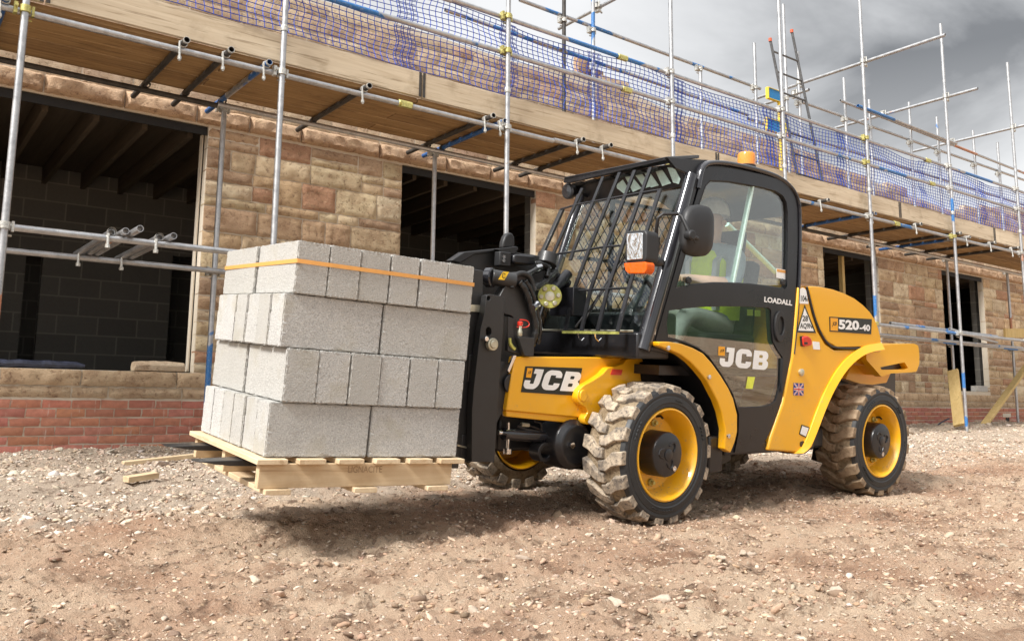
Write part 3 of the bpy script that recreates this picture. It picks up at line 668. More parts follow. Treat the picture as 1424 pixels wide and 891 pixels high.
X_, Y_, Z_ = (1, 0, 0), (0, 1, 0), (0, 0, 1)
front = [(12.6, 250, 6.95), (385, 247, 6.95), (704.5, 247, 6.95), (936, 216, 7.0), (1091.4, 241.6, 7.0), (1208, 250, 7.6), (1321.8, 250, 6.75), (1413, 250, 6.68)]
LED, MID, TOP, LOW = 3.255, 4.03, 4.385, 1.745
poles = []
for i, (px, py, zt) in enumerate(front):
    x = at(px, py, FY).x; z0 = gz(x, FY)
    o = tubep('pole', (x, FY, z0+.01), (x, FY, zt), ['galvanised_tube', 'galvanised_tube', 'galvanised_tube', 'galvanised_tube', 'galvanised_tube', 'galvanised_tube_blue', 'galvanised_tube_blue', 'galvanised_tube'][i]); poles.append((x, o))
    for zz in (LED, MID, TOP, LOW): coupler((x, FY, zz), Z_, X_, o, zincy=(i+int(zz)) % 3 == 0)
    MB().lathe([(.03, 0), (.034, .03), (.028, .05)], (x, FY, 3.60), (0, 0, 1), 14).build('band_clip', 'coupler_steel', o, SO)
    MB().box((x, FY, z0+.004), (.15, .15, .006)).tube([(x, FY, z0), (x, FY, z0+.1)], .018, 8).build('base_plate', 'galvanised_tube', o, SO)
px_ = [p[0] for p in poles]
inner = [(300, 350, 3.3), (603, 290, 3.3), (1219, 420, 3.3), (1324, 480, 3.3), (1408, 480, 3.3)]
for i, (px, py, zt) in enumerate(inner):
    x = at(px, py, IY+.05).x; z0 = gz(x, IY+.05)
    o = tubep('pole', (x, IY+.05, z0), (x, IY+.05, zt), 'galvanised_tube_blue' if i in (0, 3) else 'galvanised_tube'); coupler((x, IY+.05, LED), Z_, X_, o); coupler((x, IY+.05, LOW), Z_, X_, o)
x0, x1 = -1.6, 19.6
def run(name, Y, Zc, mats, cuts, a=x0, b=x1, slack=.0):
    e_ = [a]+cuts+[b]
    for i in range(len(e_)-1): tubep(name, (e_[i], Y, Zc+slack*(i % 2)), (e_[i+1]-.004, Y, Zc-slack*((i+1) % 2)), mats[i % len(mats)])
gt, gb = 'galvanised_tube', 'galvanised_tube_blue'
run('ledger', LY, LED, [gt, gt, gb, gt], [5.35, 9.7, 14.5], slack=.006)
run('ledger', IY, LED, ['dark_and_shaded_tube', gt, 'dark_and_shaded_tube', gt], [2.3, 6.9, 12.2], slack=.008)
run('ledger', LY, LOW, [gt, gt, gb, gt], [3.1, 8.2, 13.5]); run('ledger', IY, LOW, [gt, gt, gt, gb], [2.55, 7.4, 12.9])
tubep('ledger', (11.6, LY+.06, LOW+.05), (15.0, LY+.14, LOW+.045), gb); tubep('ledger', (13.2, LY+.02, LOW+.055), (16.6, IY-.2, LOW+.06), gt); tubep('ledger', (12.1, IY-.35, LOW-.03), (17.4, IY-.30, LOW-.01), gb)
run('guard_rail', LY, MID, [gb, gt, gb, gt], [5.6, 8.35, 12.9], slack=.006); run('guard_rail', LY, TOP, [gt, gb, gt, gb], [4.1, 7.1, 11.6], slack=.006)
for i, X in enumerate((9.0, 5.6)):                                     # sleeves where tubes are joined
    c_ = at(*((600, 0, MID) if 0 else (565, 147)), LY) if i else None
for q, Zc in (((865, 83), TOP), ((871, 129), MID), ((563, 147), LED), ((1290, 231), TOP), ((1296, 268), MID), ((1246, 308), LED)):
    c_ = at(q[0], q[1], LY); MB().lathe([(.027, -.07), (.033, -.065), (.033, .065), (.027, .07)], (c_.x, LY, Zc), X_, 12).box((c_.x, LY-.03, Zc-.02), (.10, .02, .035)).build('joint_sleeve', 'coupler_zinc', sc, SO)
TZ = LED+.05
trs = [(7, 24), (260, 55), (320, 74), (376, 104), (514, 122), (684, 164), (705, 172), (812, 197), (847.5, 208), (985, 240), (1060, 258), (1150, 281), (1221, 302), (1282, 316), (1334, 328), (1352, 332), (1385, 340), (1415, 348)]
for i, (px, py) in enumerate(trs):
    x = at(px, py, LY-.1).x; mt_ = ['blue_tube', 'dark_and_shaded_tube', 'dark_and_shaded_tube', 'blue_tube', 'dark_and_shaded_tube', 'dark_and_shaded_tube', 'blue_tube', 'dark_and_shaded_tube', 'dark_and_shaded_tube'][i % 9]
    y0_ = LY-.07-.03*(i % 3); o = tubep('transom', (x, y0_, TZ), (x-.02*(i % 2), 8.02, TZ+.004), mt_)
    MB().lathe([(.0215, .03), (.0215, -.001), (.0256, -.001), (.0256, .022)], (x, y0_, TZ), Y_, 14).build('tube_end', 'coupler_steel', o, SO)
    for yy in (LY, IY): MB().lathe([(.0245, -.018), (.031, -.016), (.031, .016), (.0245, .018)], (x, yy+.004, TZ), Y_, 12).build('clip', 'coupler_steel' if yy == LY else 'dark_and_shaded_tube', o, SO)
    MB().tube([(x-.03, LY-.02, TZ+.01), (x-.028, LY-.03, LED-.06), (x-.026, LY-.03, LED-.10)], .009, 7).lathe([(.015, 0), (.015, .025)], (x-.027, LY-.03, LED-.09), Z_, 8, True, True).build('clamp_bolt', 'coupler_steel', o, SO)
# platform planks
bw = .196; yb = [6.625+i*.206 for i in range(5)]
for j, y in enumerate(yb):
    e_ = [x0, *[x0+1.1*((j*2) % 4)+1.5+3.9*k for k in range(6)], x1]; e_ = sorted(set([q for q in e_ if x0 <= q <= x1]))
    for a, b in zip(e_[:-1], e_[1:]):
        if b-a < .05: continue
        MB().box(((a+b)/2, y+bw/2, TZ+TR+.021+random.uniform(0, .004)), (b-a-.012, bw-.006, .038)).build('platform_board', 'deck_wood', sc, SO, bevel=.004)
tb = [x0, .75, at(585, 118, 6.6).x, at(995, 226, 6.6).x, at(1249, 290, 6.6).x, 14.9, x1]
for a, b in zip(tb[:-1], tb[1:]):
    MB().box(((a+b)/2, 6.592, TZ+TR+.155+random.uniform(-.005, .008)), (b-a-.012, .038, .236)).build('toe_board', 'board_wood', sc, SO, bevel=.004)
    for e_ in (a+.02, b-.02): MB().box((e_, 6.571, TZ+TR+.155), (.026, .003, .232)).build('end_band', 'dark_and_shaded_tube', sc, SO)
# inner row carried up above the wall, with its rails
ups = [(784.3, 20, 5.9, 'dark_and_shaded_tube'), (825, 80, 6.9, gb), (975, 150, 5.14, gt), (1050, 100, 5.88, gt), (1091, 60, 6.7, gt), (1111, 120, 6.02, gt), (1175, 146, 5.9, gt), (1210, 170, 5.69, gt), (1266, 180, 5.93, gt), (1305, 205, 5.86, gb), (1355, 215, 5.88, gt), (1388.5, 220, 5.84, gt)]
for px, py, zt, mt_ in ups:
    x = at(px, py, IY-.05).x; o = tubep('pole', (x, IY-.05, 3.42), (x, IY-.05, zt), mt_); coupler((x, IY-.05, 5.2), Z_, X_, o)
def span(name, a, b, Y, mt_): tubep(name, at(*a, Y), at(*b, Y), mt_)
span('guard_rail', (722.5, 0), (1057, 123.6), IY, 'galvanised_tube_blue'); span('guard_rail', (1168.7, 140), (1440, 247), IY-.1, gt); span('guard_rail', (1115, 142), (1440, 256), IY, gt); span('guard_rail', (1193, 147), (1330, 200), IY-.16, gb)
span('guard_rail', (619, 14), (1040, 160), IY, 'galvanised_tube_blue'); span('guard_rail', (1040, 165), (1424, 285), IY, gt)
for a, b, X in (((777, 38), (857, 0), at(825, 16, IY).x+.05), ((1046.5, 136), (1314.7, 52), px_[5]+.05), ((1161.6, 180), (1359.7, 121), px_[6]+.05), ((1258.5, 212), (1440, 172), px_[7]+.05), ((1062, 147), (1125, 123), at(1091, 130, IY).x+.2)):
    pa, pb = atx(*a, X), atx(*b, X); zc = (pa.z+pb.z)/2; o = tubep('cross_tube', (X, pa.y, zc), (X, pb.y, zc), gt)
    for yy in (FY, IY-.05):
        if min(pa.y, pb.y) < yy < max(pa.y, pb.y): coupler((X, yy, zc), Y_, Z_, o)

# short tubes lying across the two low ledgers
ends = [((155, 323), (98, 353)), ((175, 321), (117, 356)), ((195, 317.6), (122, 358)), ((222, 330), (150, 362)), ((241.6, 327.8), (172, 363))]
labs = ['short scaffold tube lying across the low rails, leftmost of its row of five', 'second short scaffold tube from the left lying across the low rails', 'short scaffold tube lying in the middle of the row of five across the low rails', 'short scaffold tube across the low rails, second from the right of five', 'rightmost of five short scaffold tubes lying across the low rails']
for i, (a, b) in enumerate(ends):
    pa = atz(*a, LOW+.05); x = pa.x
    o = MB().tube([(x, pa.y, LOW+.049), (x-.02, IY+.16+.05*(i % 2), LOW+.049)], TR, 14, hollow=True).build('scaffold_tube', 'galvanised_tube', None, (x, 7.1, LOW+.025)); tag(o, labs[i], 'tube', 'short tubes lying across the low rails')
    if i in (0, 3):
        for yy in (LY, IY): MB().lathe([(.03, -.02), (.03, .02)], (x-.005, yy, LOW+.049), Y_, 12).tube([(x-.03, yy-.02, LOW+.03), (x-.03, yy-.03, LOW-.07)], .011, 7).lathe([(.018, 0), (.018, .025)], (x-.03, yy-.03, LOW-.075), Z_, 8, True, True).build('clamp', 'coupler_steel', o, (x, 7.1, LOW+.025))

# blue debris net behind the guard rails
mb = MB(); cw, ch = .068, .046; nx_ = int((17.55+1.5)/cw); nz_ = 17
def netp(i, j, dy=0):
    x = -1.5+i*cw; z = 3.62+j*ch; zt = j/(nz_-1)
    sag = -.02*math.sin(x*2.7)*zt - .018*abs(math.sin(x*1.35))*zt
    return (x+.012*math.sin(j*1.1+x*.7), 6.575+dy+.018*math.sin(x*1.9+j*.25)+.008*math.sin(x*7+j), z+sag+.006*math.sin(x*5))
for i in range(nx_): mb.tube([netp(i, j) for j in range(0, nz_)], 0.0042, 3, caps=False)
for j in range(nz_): mb.tube([netp(i, j) for i in range(0, nx_)], 0.0042 if j < nz_-1 else .005, 3, caps=False)
for xx in (1.2, 3.55, 4.75, 5.9, 7.2, 8.9, 10.4, 12.6, 14.5, 16.2):
    i0 = int((xx+1.5)/cw)
    for i in range(i0, i0+3): mb.tube([(p[0]+cw*.45, p[1]+.014, p[2]+.02) for p in (netp(i, j, .0) for j in range(nz_))], 0.0042, 3, caps=False)
    for j in range(nz_): mb.tube([(p[0], p[1]+.014, p[2]+.02) for p in (netp(i, j) for i in range(i0, i0+4))], 0.0042, 3, caps=False)
net = mb.build('debris_net', 'net_blue', None, (6, 6.57, 3.62), smooth=60, normals=False); tag(net, 'blue mesh debris net hung along the scaffold guard rails', 'net')

# ladder and blue gate on the platform
LYD = 7.05
a0, a1 = at(1071, 55, LYD), at(1087, 129, LYD); b0, b1 = at(1101, 43, LYD), at(1130.5, 172, LYD)
da = (a1-a0)/(a0.z-a1.z); db = (b1-b0)/(b0.z-b1.z); dm = (da+db)/2; zb = 3.42
dm = Vector((da.x*.92, 0, -1))
A0 = a0; B0 = b0; A1 = A0+dm*(A0.z-zb); B1 = B0+dm*(B0.z-zb); ladder = empty('ladder', (A1+B1)/2); tag(ladder, 'grey pole ladder with orange caps rising above the platform beside the blue gate', 'ladder'); LO = ladder.location.copy()
for p, q in ((A0, A1), (B0, B1)):
    r__ = MB().tube([p, q], .019, 10).build('ladder_rail', 'ladder_grey', ladder, LO); MB().lathe([(.023, -.03), (.023, .015), (.015, .02)], p, Z_, 10, True, True).build('end_cap', 'red_cap', r__, LO)
nr = int((A0.z-zb)/.28)
for i in range(nr):
    t = .16+.28*i; MB().tube([A0+dm*t, B0+dm*(t+(B0.z-A0.z)*1.)], .014, 8).build('rung', 'ladder_grey', ladder, LO)
GY = 7.2
def gate(px0, py0, px1, py1, name, lab):
    p, q = at(px0, py0, GY), at(px1, py1, GY); w_ = q.x-p.x; h_ = p.z-q.z; c_ = Vector(((p.x+q.x)/2, GY, q.z)); g_ = empty(name, c_); tag(g_, lab, 'gate', 'blue ladder gate pieces')
    MB().box((0, 0, h_/2), (w_*.88, .03, h_*.88)).build('panel', 'gate_blue', g_)
    for s_ in (-1, 1): MB().box((s_*w_*.46, 0, h_/2), (w_*.045, .05, h_)).build('edge_strip', 'gate_yellow', g_)
    for s_ in (0, 1): MB().box((0, 0, h_*(.04+.92*s_)), (w_*.82, .05, h_*.045)).build('edge_strip', 'gate_yellow', g_)
    MB().cyl((w_*.3, 0, 0), (w_*.3, 0, 3.42-c_.z), .022, 8).build('gate_post', 'gate_yellow', g_)
gate(1066, 121, 1087, 144, 'ladder_gate', 'blue ladder gate panel edged yellow standing above the guard rail'); gate(1064, 163, 1093, 190, 'ladder_gate', 'blue gate panel edged yellow half hidden behind the net')
# sagging blue wrap tied to the net
# leaning timbers and bits on the ground
def leaning(px0, py0, px1, py1, Y0, Y1, w_, t_, name, lab, mat='timber'):
    p = at(px0, py0, Y0); q = at(px1, py1, Y1); o = MB().bar(p, q, w_, t_, up=(0, 1, 0)).build(name, mat, None, p, bevel=.003); tag(o, lab, 'timber', 'loose timbers'); return o
leaning(1334, 591, 1325, 515, 6.9, 7.25, .05, .17, 'timber_plank', 'pale plank leaning on the scaffold beside the farthest opening')
leaning(1369, 590, 1440, 492, 7.3, 7.6, .05, .12, 'timber_brace', 'long diagonal timber brace propped against the house at the right end')
leaning(1397, 463, 1450, 463, 7.0, 7.0, .16, .04, 'timber_plank', 'short yellow plank laid level on the low rails at the far right')
def offcut(px, py, L_, w_, h_, ang, lab, px_z=.1):
    p = atz(px, py, gz(*atz(px, py, px_z)[:2])); o = MB().box((0, 0, h_/2), (L_, w_, h_)).build('timber_offcut', 'pallet_wood', None, (0, 0, 0), bevel=.003); o.location = (p.x, p.y, gz(p.x, p.y)+.012); o.rotation_euler = (rad(3), rad(-4), ang); tag(o, lab, 'timber', 'loose timbers')
offcut(196, 669, .20, .06, .035, rad(20), 'small wedge of pale timber lying in front of the brick wall'); offcut(225, 641, .55, .05, .03, rad(8), 'thin timber batten half buried in rubble left of the pallet')
c1 = atz(640/6.654+1210, 488/6.654+520, .3)
mb = MB(); mb.tube([at(1300, 594, 7.5), at(1309, 587, 7.5), at(1320, 581.5, 7.45)], .012, 6); o = mb.build('cable_stub', 'dark_plastic', None, at(1300, 594, 7.5)); tag(o, 'black cable end sticking out of the rubble by the plinth', 'cable')

# wooded rise behind the photographer (seen in the windows as a reflection)
mb = MB(); ring = []
for k_, (d_, hh) in enumerate(((55, -2), (70, 1), (85, 1))):
    row = []
    for i in range(61):
        a = rad(95+i*4.2); h_ = hh if k_ == 0 else (4.0+2.2*float(fbm(np.array([i*.35]), np.array([1.0]), 8, 4)[0])+(1.4*float(vnoise(np.array([i*1.9]), np.array([3.]), 4)[0])))*(1 if k_ == 1 else .9)
        row.append((d_*math.sin(a), d_*math.cos(a), h_))
    ring.append(row)
mb.loft(ring, caps=False, closed=False); o = mb.build('hills', 'far_trees'); tag(o, 'dark wooded rise across the site', 'hill', kind='structure')
# ================================================================== PALLET OF BLOCKS
def frame(x, y, z, yaw, pit, rol):
    ex = Vector((math.cos(yaw)*math.cos(pit), math.sin(yaw)*math.cos(pit), -math.sin(pit)))
    e0 = Vector((-math.sin(yaw), math.cos(yaw), 0)); e1 = ex.cross(e0)
    ey = math.cos(rol)*e0+math.sin(rol)*e1; ez = ex.cross(ey)
    return Matrix(((ex.x, ey.x, ez.x, x), (ex.y, ey.y, ez.y, y), (ex.z, ey.z, ez.z, z), (0, 0, 0, 1)))
PF = frame(1.274, 3.345, -.218+CAM_H, -.008, .027, .088)       # bottom front left corner of the stack, measured from the block sizes
pallet = empty('pallet'); pallet.matrix_world = PF; tag(pallet, 'pale softwood pallet lifted on forks under the concrete blocks', 'pallet')
def pbox(name, c_, d_, mat, lab=None):
    o = MB().box(c_, d_).build(name, mat, pallet, (0, 0, 0), bevel=.0025); return o
for i, x in enumerate((.033, .20, .37, .54, .70, .862)): pbox('top_board', (x-.01, .43, -.013), (.115 if i not in (0, 5) else .125, .93, .021), 'pallet_wood_cross')
for y in (.012, .44, .85): s_ = pbox('stringer', (.425, y, -.0235-.048), (.885, .036, .096), 'pallet_wood'); s0_ = s_ if y < .1 else s0_
for x in (.05, .43, .78): pbox('bottom_board', (x+.01, .42, -.131), (.105, .90, .021), 'pallet_wood_cross')
mb = MB(); put_text(mb, 'LIGNACITE', (.36, -.0065, -.062), (.52, -.0065, -.062), (.357, -.0065, -.034), .008, .12); o = mb.build('stamp', 'stamp_brown', s0_, (0, 0, 0), smooth=0, normals=False)

def block_mesh(name, d_):
    bm = bmesh.new(); bmesh.ops.create_cube(bm, size=1)
    for v in bm.verts: v.co = Vector((v.co.x*d_[0], v.co.y*d_[1], v.co.z*d_[2]))
    bmesh.ops.bevel(bm, geom=bm.edges[:], offset=.004, segments=2, affect='EDGES')
    bmesh.ops.subdivide_edges(bm, edges=[e for e in bm.edges if e.calc_length() > .1], cuts=24, use_grid_fill=True)
    for v in bm.verts:
        k = sum(1 for a, b in zip(v.co, d_) if abs(abs(a)-b/2) < .005)
        if k >= 2 and random.random() < .015: v.co *= 1-random.uniform(.006, .016)
        if k >= 2: v.co += Vector((random.gauss(0, .0007), random.gauss(0, .0007), random.gauss(0, .0008)))
    me = bpy.data.meshes.new(name); bm.to_mesh(me); bm.free(); me.materials.append(MATS['concrete_block']); return me
BH, BL, BT = .217, .440, .1385
M_S = block_mesh('block', (BL, BT, BH-.003)); M_H = block_mesh('block', (BT, BL, BH-.003))
ordn = ['first', 'second', 'third', 'fourth', 'fifth', 'sixth']
rowname = ['bottom course', 'second course from the bottom', 'third course from the bottom', 'top course']
def block(me, x, y, k, lab):
    o = bpy.data.objects.new('concrete_block', me); COL.objects.link(o)
    o.matrix_world = PF @ Matrix.Translation((x, y, BH*k+BH/2)) @ Matrix.Rotation(random.gauss(0, .006), 4, 'Z') @ Matrix.Rotation(random.gauss(0, .002), 4, 'Y'); tag(o, lab, 'block', 'concrete blocks stacked on the pallet')
for k in (0, 2):
    off = 0. if k == 0 else .012
    xs_ = (off+BL/2, off+BL*1.5+.009)
    block(M_S, xs_[0], BT/2, k, 'long block face, left of two in the '+rowname[k]); block(M_S, xs_[1], BT/2, k, 'long block face, right of two in the '+rowname[k])
    for i in range(1, 6): block(M_S, xs_[0]+random.uniform(-.004, .006), BT/2+i*(BT+.0055)+(.004 if i > 2 else 0), k, 'block end on the left side, %s from the corner, %s' % (ordn[i], rowname[k]))
for k in (1, 3):
    off = .041
    for i in range(6): block(M_H, off+BT/2+i*(BT+.0025)+(.004 if i >= 4 and k == 3 else 0), BL/2-.016+random.uniform(-.002, .003), k, 'block end on the front, %s from the left, %s' % (ordn[i], rowname[k]))
    block(M_H, off+BT/2, BL*1.5+.018, k, 'long block at the far end of the left side, %s' % rowname[k])
# orange band round the top course
zb_ = BH*3+BH*.605; x0_, x1_, y0_, y1_ = .038, .041+6*(BT+.0025)+.008, -.0215, BL*2+.02
mb = MB(); lp = rounded([(x0_, y0_), (x1_, y0_), (x1_, y1_), (x0_, y1_)], .006, 3)
mb.prism([(q[0], q[1]) for q in lp], lambda x, y: (x, y, zb_+.0085+.004*math.sin(x*3)), lambda x, y: (x, y, zb_-.0085+.004*math.sin(x*3)), [[(q[0], q[1]) for q in rounded([(x0_+.0015, y0_+.0015), (x1_-.0015, y0_+.0015), (x1_-.0015, y1_-.0015), (x0_+.0015, y1_-.0015)], .006, 3)]])
strap = mb.build('strap', 'strap_orange', None, (0, 0, 0)); strap.matrix_world = PF; tag(strap, 'orange plastic packing band round the top course of blocks', 'strap')
# ================================================================== TELEHANDLER (local axes: u rearwards, v away from the viewer, w up; origin at the near front wheel's outer face)
_psi, _th, _rol = rad(.97), rad(.89), rad(4.0)
eu = Vector((math.cos(_psi)*math.cos(_th), math.sin(_psi)*math.cos(_th), math.sin(_th)))
_e0 = Vector((-math.sin(_psi), math.cos(_psi), 0)); _e1 = eu.cross(_e0)
ev = math.cos(_rol)*_e0+math.sin(_rol)*_e1; ew = eu.cross(ev)
TO = Vector((3.345, 3.157, -.253+CAM_H))
TF = Matrix(((eu.x, ev.x, ew.x, TO.x), (eu.y, ev.y, ew.y, TO.y), (eu.z, ev.z, ew.z, TO.z), (0, 0, 0, 1))); TI = TF.inverted()
th_ = empty('telehandler'); th_.matrix_world = TF; tag(th_, 'compact yellow and black telehandler carrying a pallet of concrete blocks', 'telehandler')
LE = TI @ EYE
def lray(px, py): return TI.to_3x3() @ ray(px, py)
def lv(px, py, v): d = lray(px, py); return LE+d*((v-LE.y)/d.y)
def lu(px, py, u): d = lray(px, py); return LE+d*((u-LE.x)/d.x)
def lw(px, py, w): d = lray(px, py); return LE+d*((w-LE.z)/d.z)
def lpl(px, py, P, n): d = lray(px, py); return LE+d*((Vector(P)-LE).dot(n)/d.dot(n))
def P2(pts, v): return [(lambda q: (q.x, q.z))(lv(a, b, v)) for a, b in pts]
def slab(mb, pts, v0, v1, holes=(), r=0, hr=0):
    """outline measured in the photograph on the plane v0, given real thickness to v1"""
    o_ = P2(pts, v0); o_ = rounded(o_, r) if r else o_; hs = [rounded(P2(h_, v0), hr) if hr else P2(h_, v0) for h_ in holes]
    return mb.prism(o_, lambda x, z_: (x, v0, z_), lambda x, z_: (x, v1, z_), hs)
def part(name, mb, mat, bevel=0, parent=None, lab=None, **k):
    o = mb.build(name, mat, parent or th_, (0, 0, 0), bevel=bevel, **k)
    if lab: o['label'] = lab
    return o

# ---------------------------------------------------------------- wheels
RT, RD, TW = .345, .335, .27
def make_wheel(name, lugmat):
    w = MB()                                                                      # carcass, outer face at v=0, axle along +v
    prof = [(.25, TW), (.325, TW-.012), (RT-.004, TW-.05), (RT, TW/2), (RT-.004, .05), (RT-.012, .016)]
    w.lathe(prof, (0, 0, 0), (0, 1, 0), 72); wheel = w.build(name, 'muddy_tread', th_, (0, 0, 0), smooth=60)
    lug = MB(); nl = 18; hh = .022
    for i in range(nl):
        for side in (0, 1):
            a0 = 2*math.pi*(i+.5*side)/nl
            # a block that starts at the shoulder, runs inwards and bends towards the middle
            if side == 0: path = [(-.004, .0, .036), (.055, .035, .037), (.10, .135, .030), (.150, .150, .026)]
            else: path = [(TW+.002, .0, .036), (TW-.055, .035, .037), (TW-.10, .135, .030), (TW-.150, .150, .026)]
            rings = []
            for (vv, da, hw) in path:
                ang = a0+da; base = RT-.02 if 0 < vv < TW else RT-.045; tp = RT+hh if .03 < vv < TW-.03 else RT+hh-.012
                rg_ = []
                for (s_, rr) in ((-1, base), (-.80, tp), (.80, tp), (1, base)):
                    al = ang+s_*hw/RT*1.12; rg_.append((rr*math.cos(al)*1., vv, rr*math.sin(al)))
                rings.append(rg_)
            lug.loft(rings)
    lug.build('tread_lugs', lugmat, wheel, (0, 0, 0), bevel=.005, smooth=50)
    s_ = MB(); s_.lathe([(RD+.006, .022), (RD, .004), (RD-.004, -.001), (.315, -.006), (.300, -.0035), (.296, -.0065), (.268, -.010), (.262, -.006), (.246, -.006), (.240, .004)], (0, 0, 0), (0, 1, 0), 96)
    side = s_.build('sidewall', 'rubber', wheel, (0, 0, 0), smooth=25)
    em = MB()                                                                     # raised moulded marks on the sidewall
    for a, n_, r__, l_ in ((-2.0, 8, .281, .030), (.25, 4, .283, .026), (1.25, 3, .283, .03), (2.5, 5, .283, .026)):
        for k in range(n_):
            al = a+k*.075; c_ = Vector((r__*math.cos(al), -.0085, r__*math.sin(al))); t = Vector((-math.sin(al), 0, math.cos(al))); em.bar(c_-t*.007, c_+t*.007, .0035, l_*.55, up=(0, 1, 0))
    em.build('moulding', 'rubber', wheel, (0, 0, 0), smooth=0)
    r_ = MB(); r_.lathe([(.242, .006), (.238, -.004), (.230, -.006), (.224, .004), (.216, .03), (.205, .05), (.198, .095), (.190, .108), (.165, .112), (.05, .112)], (0, 0, 0), (0, 1, 0), 96)
    r_.lathe([(.24, TW+.004), (.232, TW+.008), (.222, TW-.005), (.205, TW-.08), (.19, .118), (.05, .118)], (0, 0, 0), (0, 1, 0), 72)
    rim = r_.build('rim', 'yellow_paint', wheel, (0, 0, 0), smooth=30)
    for k in range(6):
        al = rad(28+k*60); c_ = Vector((.155*math.cos(al), .11, .155*math.sin(al)))
        MB().lathe([(.021, 0), (.021, -.010), (.017, -.013)], c_, (0, 1, 0), 6, False, True).lathe([(.010, -.01), (.010, -.028)], c_, (0, 1, 0), 10, False, True).build('wheel_nut', 'coupler_zinc', wheel, (0, 0, 0), smooth=30)
    hb = MB(); hb.lathe([(.118, .115), (.116, .012), (.112, .002), (.104, -.002), (.0, -.002)], (0, 0, 0), (0, 1, 0), 56)
    hub = hb.build('hub', 'black_paint', wheel, (0, 0, 0), smooth=30)
    hd = MB()
    for a in (.3, 2.4, 4.5):
        hd.tube([((.045+.03*math.sin(t*math.pi))*math.cos(a+t*1.1), -.003, (.045+.03*math.sin(t*math.pi))*math.sin(a+t*1.1)) for t in (0, .2, .4, .6, .8, 1)], .005, 6)
    hd.lathe([(.03, -.001), (.03, -.006), (.026, -.008), (0, -.008)], (0, 0, 0), (0, 1, 0), 20); hd.build('hub_cover', 'black_paint', wheel, (0, 0, 0))
    MB().lathe([(.014, -.002), (.014, -.010), (.006, -.010), (.006, -.005), (0, -.005)], (.045, 0, -.072), (0, 1, 0), 14).build('plug', 'chrome', wheel, (0, 0, 0))
    MB().tube([(.03, .11, .185), (.035, .085, .19), (.035, .07, .178)], .006, 8).build('valve', 'trim_black', wheel, (0, 0, 0))
    return wheel
def dup_tree(o, parent=None):
    c_ = copy_of(o, parent)
    for ch in o.children: dup_tree(ch, c_)
    return c_
wf = make_wheel('wheel', 'muddy_lug'); wf.rotation_euler = (0, 0, rad(2.4)); wf['label'] = 'muddy near front wheel with yellow rim'
wr = dup_tree(wf, th_); wr.location = (2.068, .0, .0); wr.rotation_euler = (0, rad(31), 0); wr['label'] = 'muddy near rear wheel with yellow rim'
for ch in wr.children:
    if ch.name.startswith('tread_lugs'):
        ch.data = ch.data.copy(); ch.data.materials[0] = MATS['muddy_lug_brown']
VF = 1.49
for u_, lab in ((0, 'far front wheel seen from its inner side'), (2.068, 'far rear wheel mostly hidden behind the chassis')):
    w_ = dup_tree(wf, th_); w_.location = (u_, VF, 0); w_.rotation_euler = (0, rad(13), rad(180+(2.4 if u_ == 0 else 0))); w_['label'] = lab

# ---------------------------------------------------------------- chassis
mb = MB(); mb.box((1.0, .745, .10), (2.5, .62, .30)); mb.box((1.15, .74, .02), (.9, 1.22, .12)); mb.box((-.05, .745, .03), (.34, .5, .22)); mb.box((-.42, .745, .08), (.55, .42, .2)); part('chassis', mb, 'black_paint', .015)
for u_ in (0, 2.068):
    mb = MB(); mb.cyl((u_, .2, 0), (u_, 1.29, 0), .075, 24).lathe([(.075, .5), (.16, .6), (.17, .74), (.16, .88), (.075, .98)], (u_, 0, 0), (0, 1, 0), 28).cyl((u_, .13, 0), (u_, .26, 0), .14, 28); part('axle', mb, 'black_paint')
mb = MB(); slab(mb, [(716, 495.5), (883, 497), (886, 530), (850, 574), (807, 580.5), (704, 570.5)], .33, .38); slab(mb, [(704, 570), (812, 580), (812, 590), (704, 579)], .345, .38); part('loader_tower', mb, 'yellow_paint', .006)
mb = MB(); slab(mb, [(714.5, 494), (718.5, 494), (708.5, 518), (706, 515)], .325, .34); part('edge_strip', mb, 'chrome', .001)
hole = [(809+5*math.cos(a)*1.0, 550+8.5*math.sin(a)) for a in np.linspace(0, 2*math.pi, 16, endpoint=False)]
hole = [(x+3, y) for x, y in hole]
mb = MB(); slab(mb, [(814, 590), (812, 582), (818, 573), (815, 566), (806, 561), (802.5, 553), (805, 543), (812, 535.5), (826, 528), (838, 520), (846, 511), (858, 509), (868, 505), (872, 499), (893, 498), (895, 503), (889, 504), (893, 540), (865, 590)], .285, .335, r=.012); part('axle_bracket', mb, 'yellow_paint', .006)
mb = MB(); slab(mb, hole, .277, .29); part('lifting_eye', mb, 'yellow_paint', .004)
mb = MB(); slab(mb, [(852, 513), (866, 514), (864, 521.5), (849, 521)], .281, .284); part('warning_decal', mb, 'red_plastic')
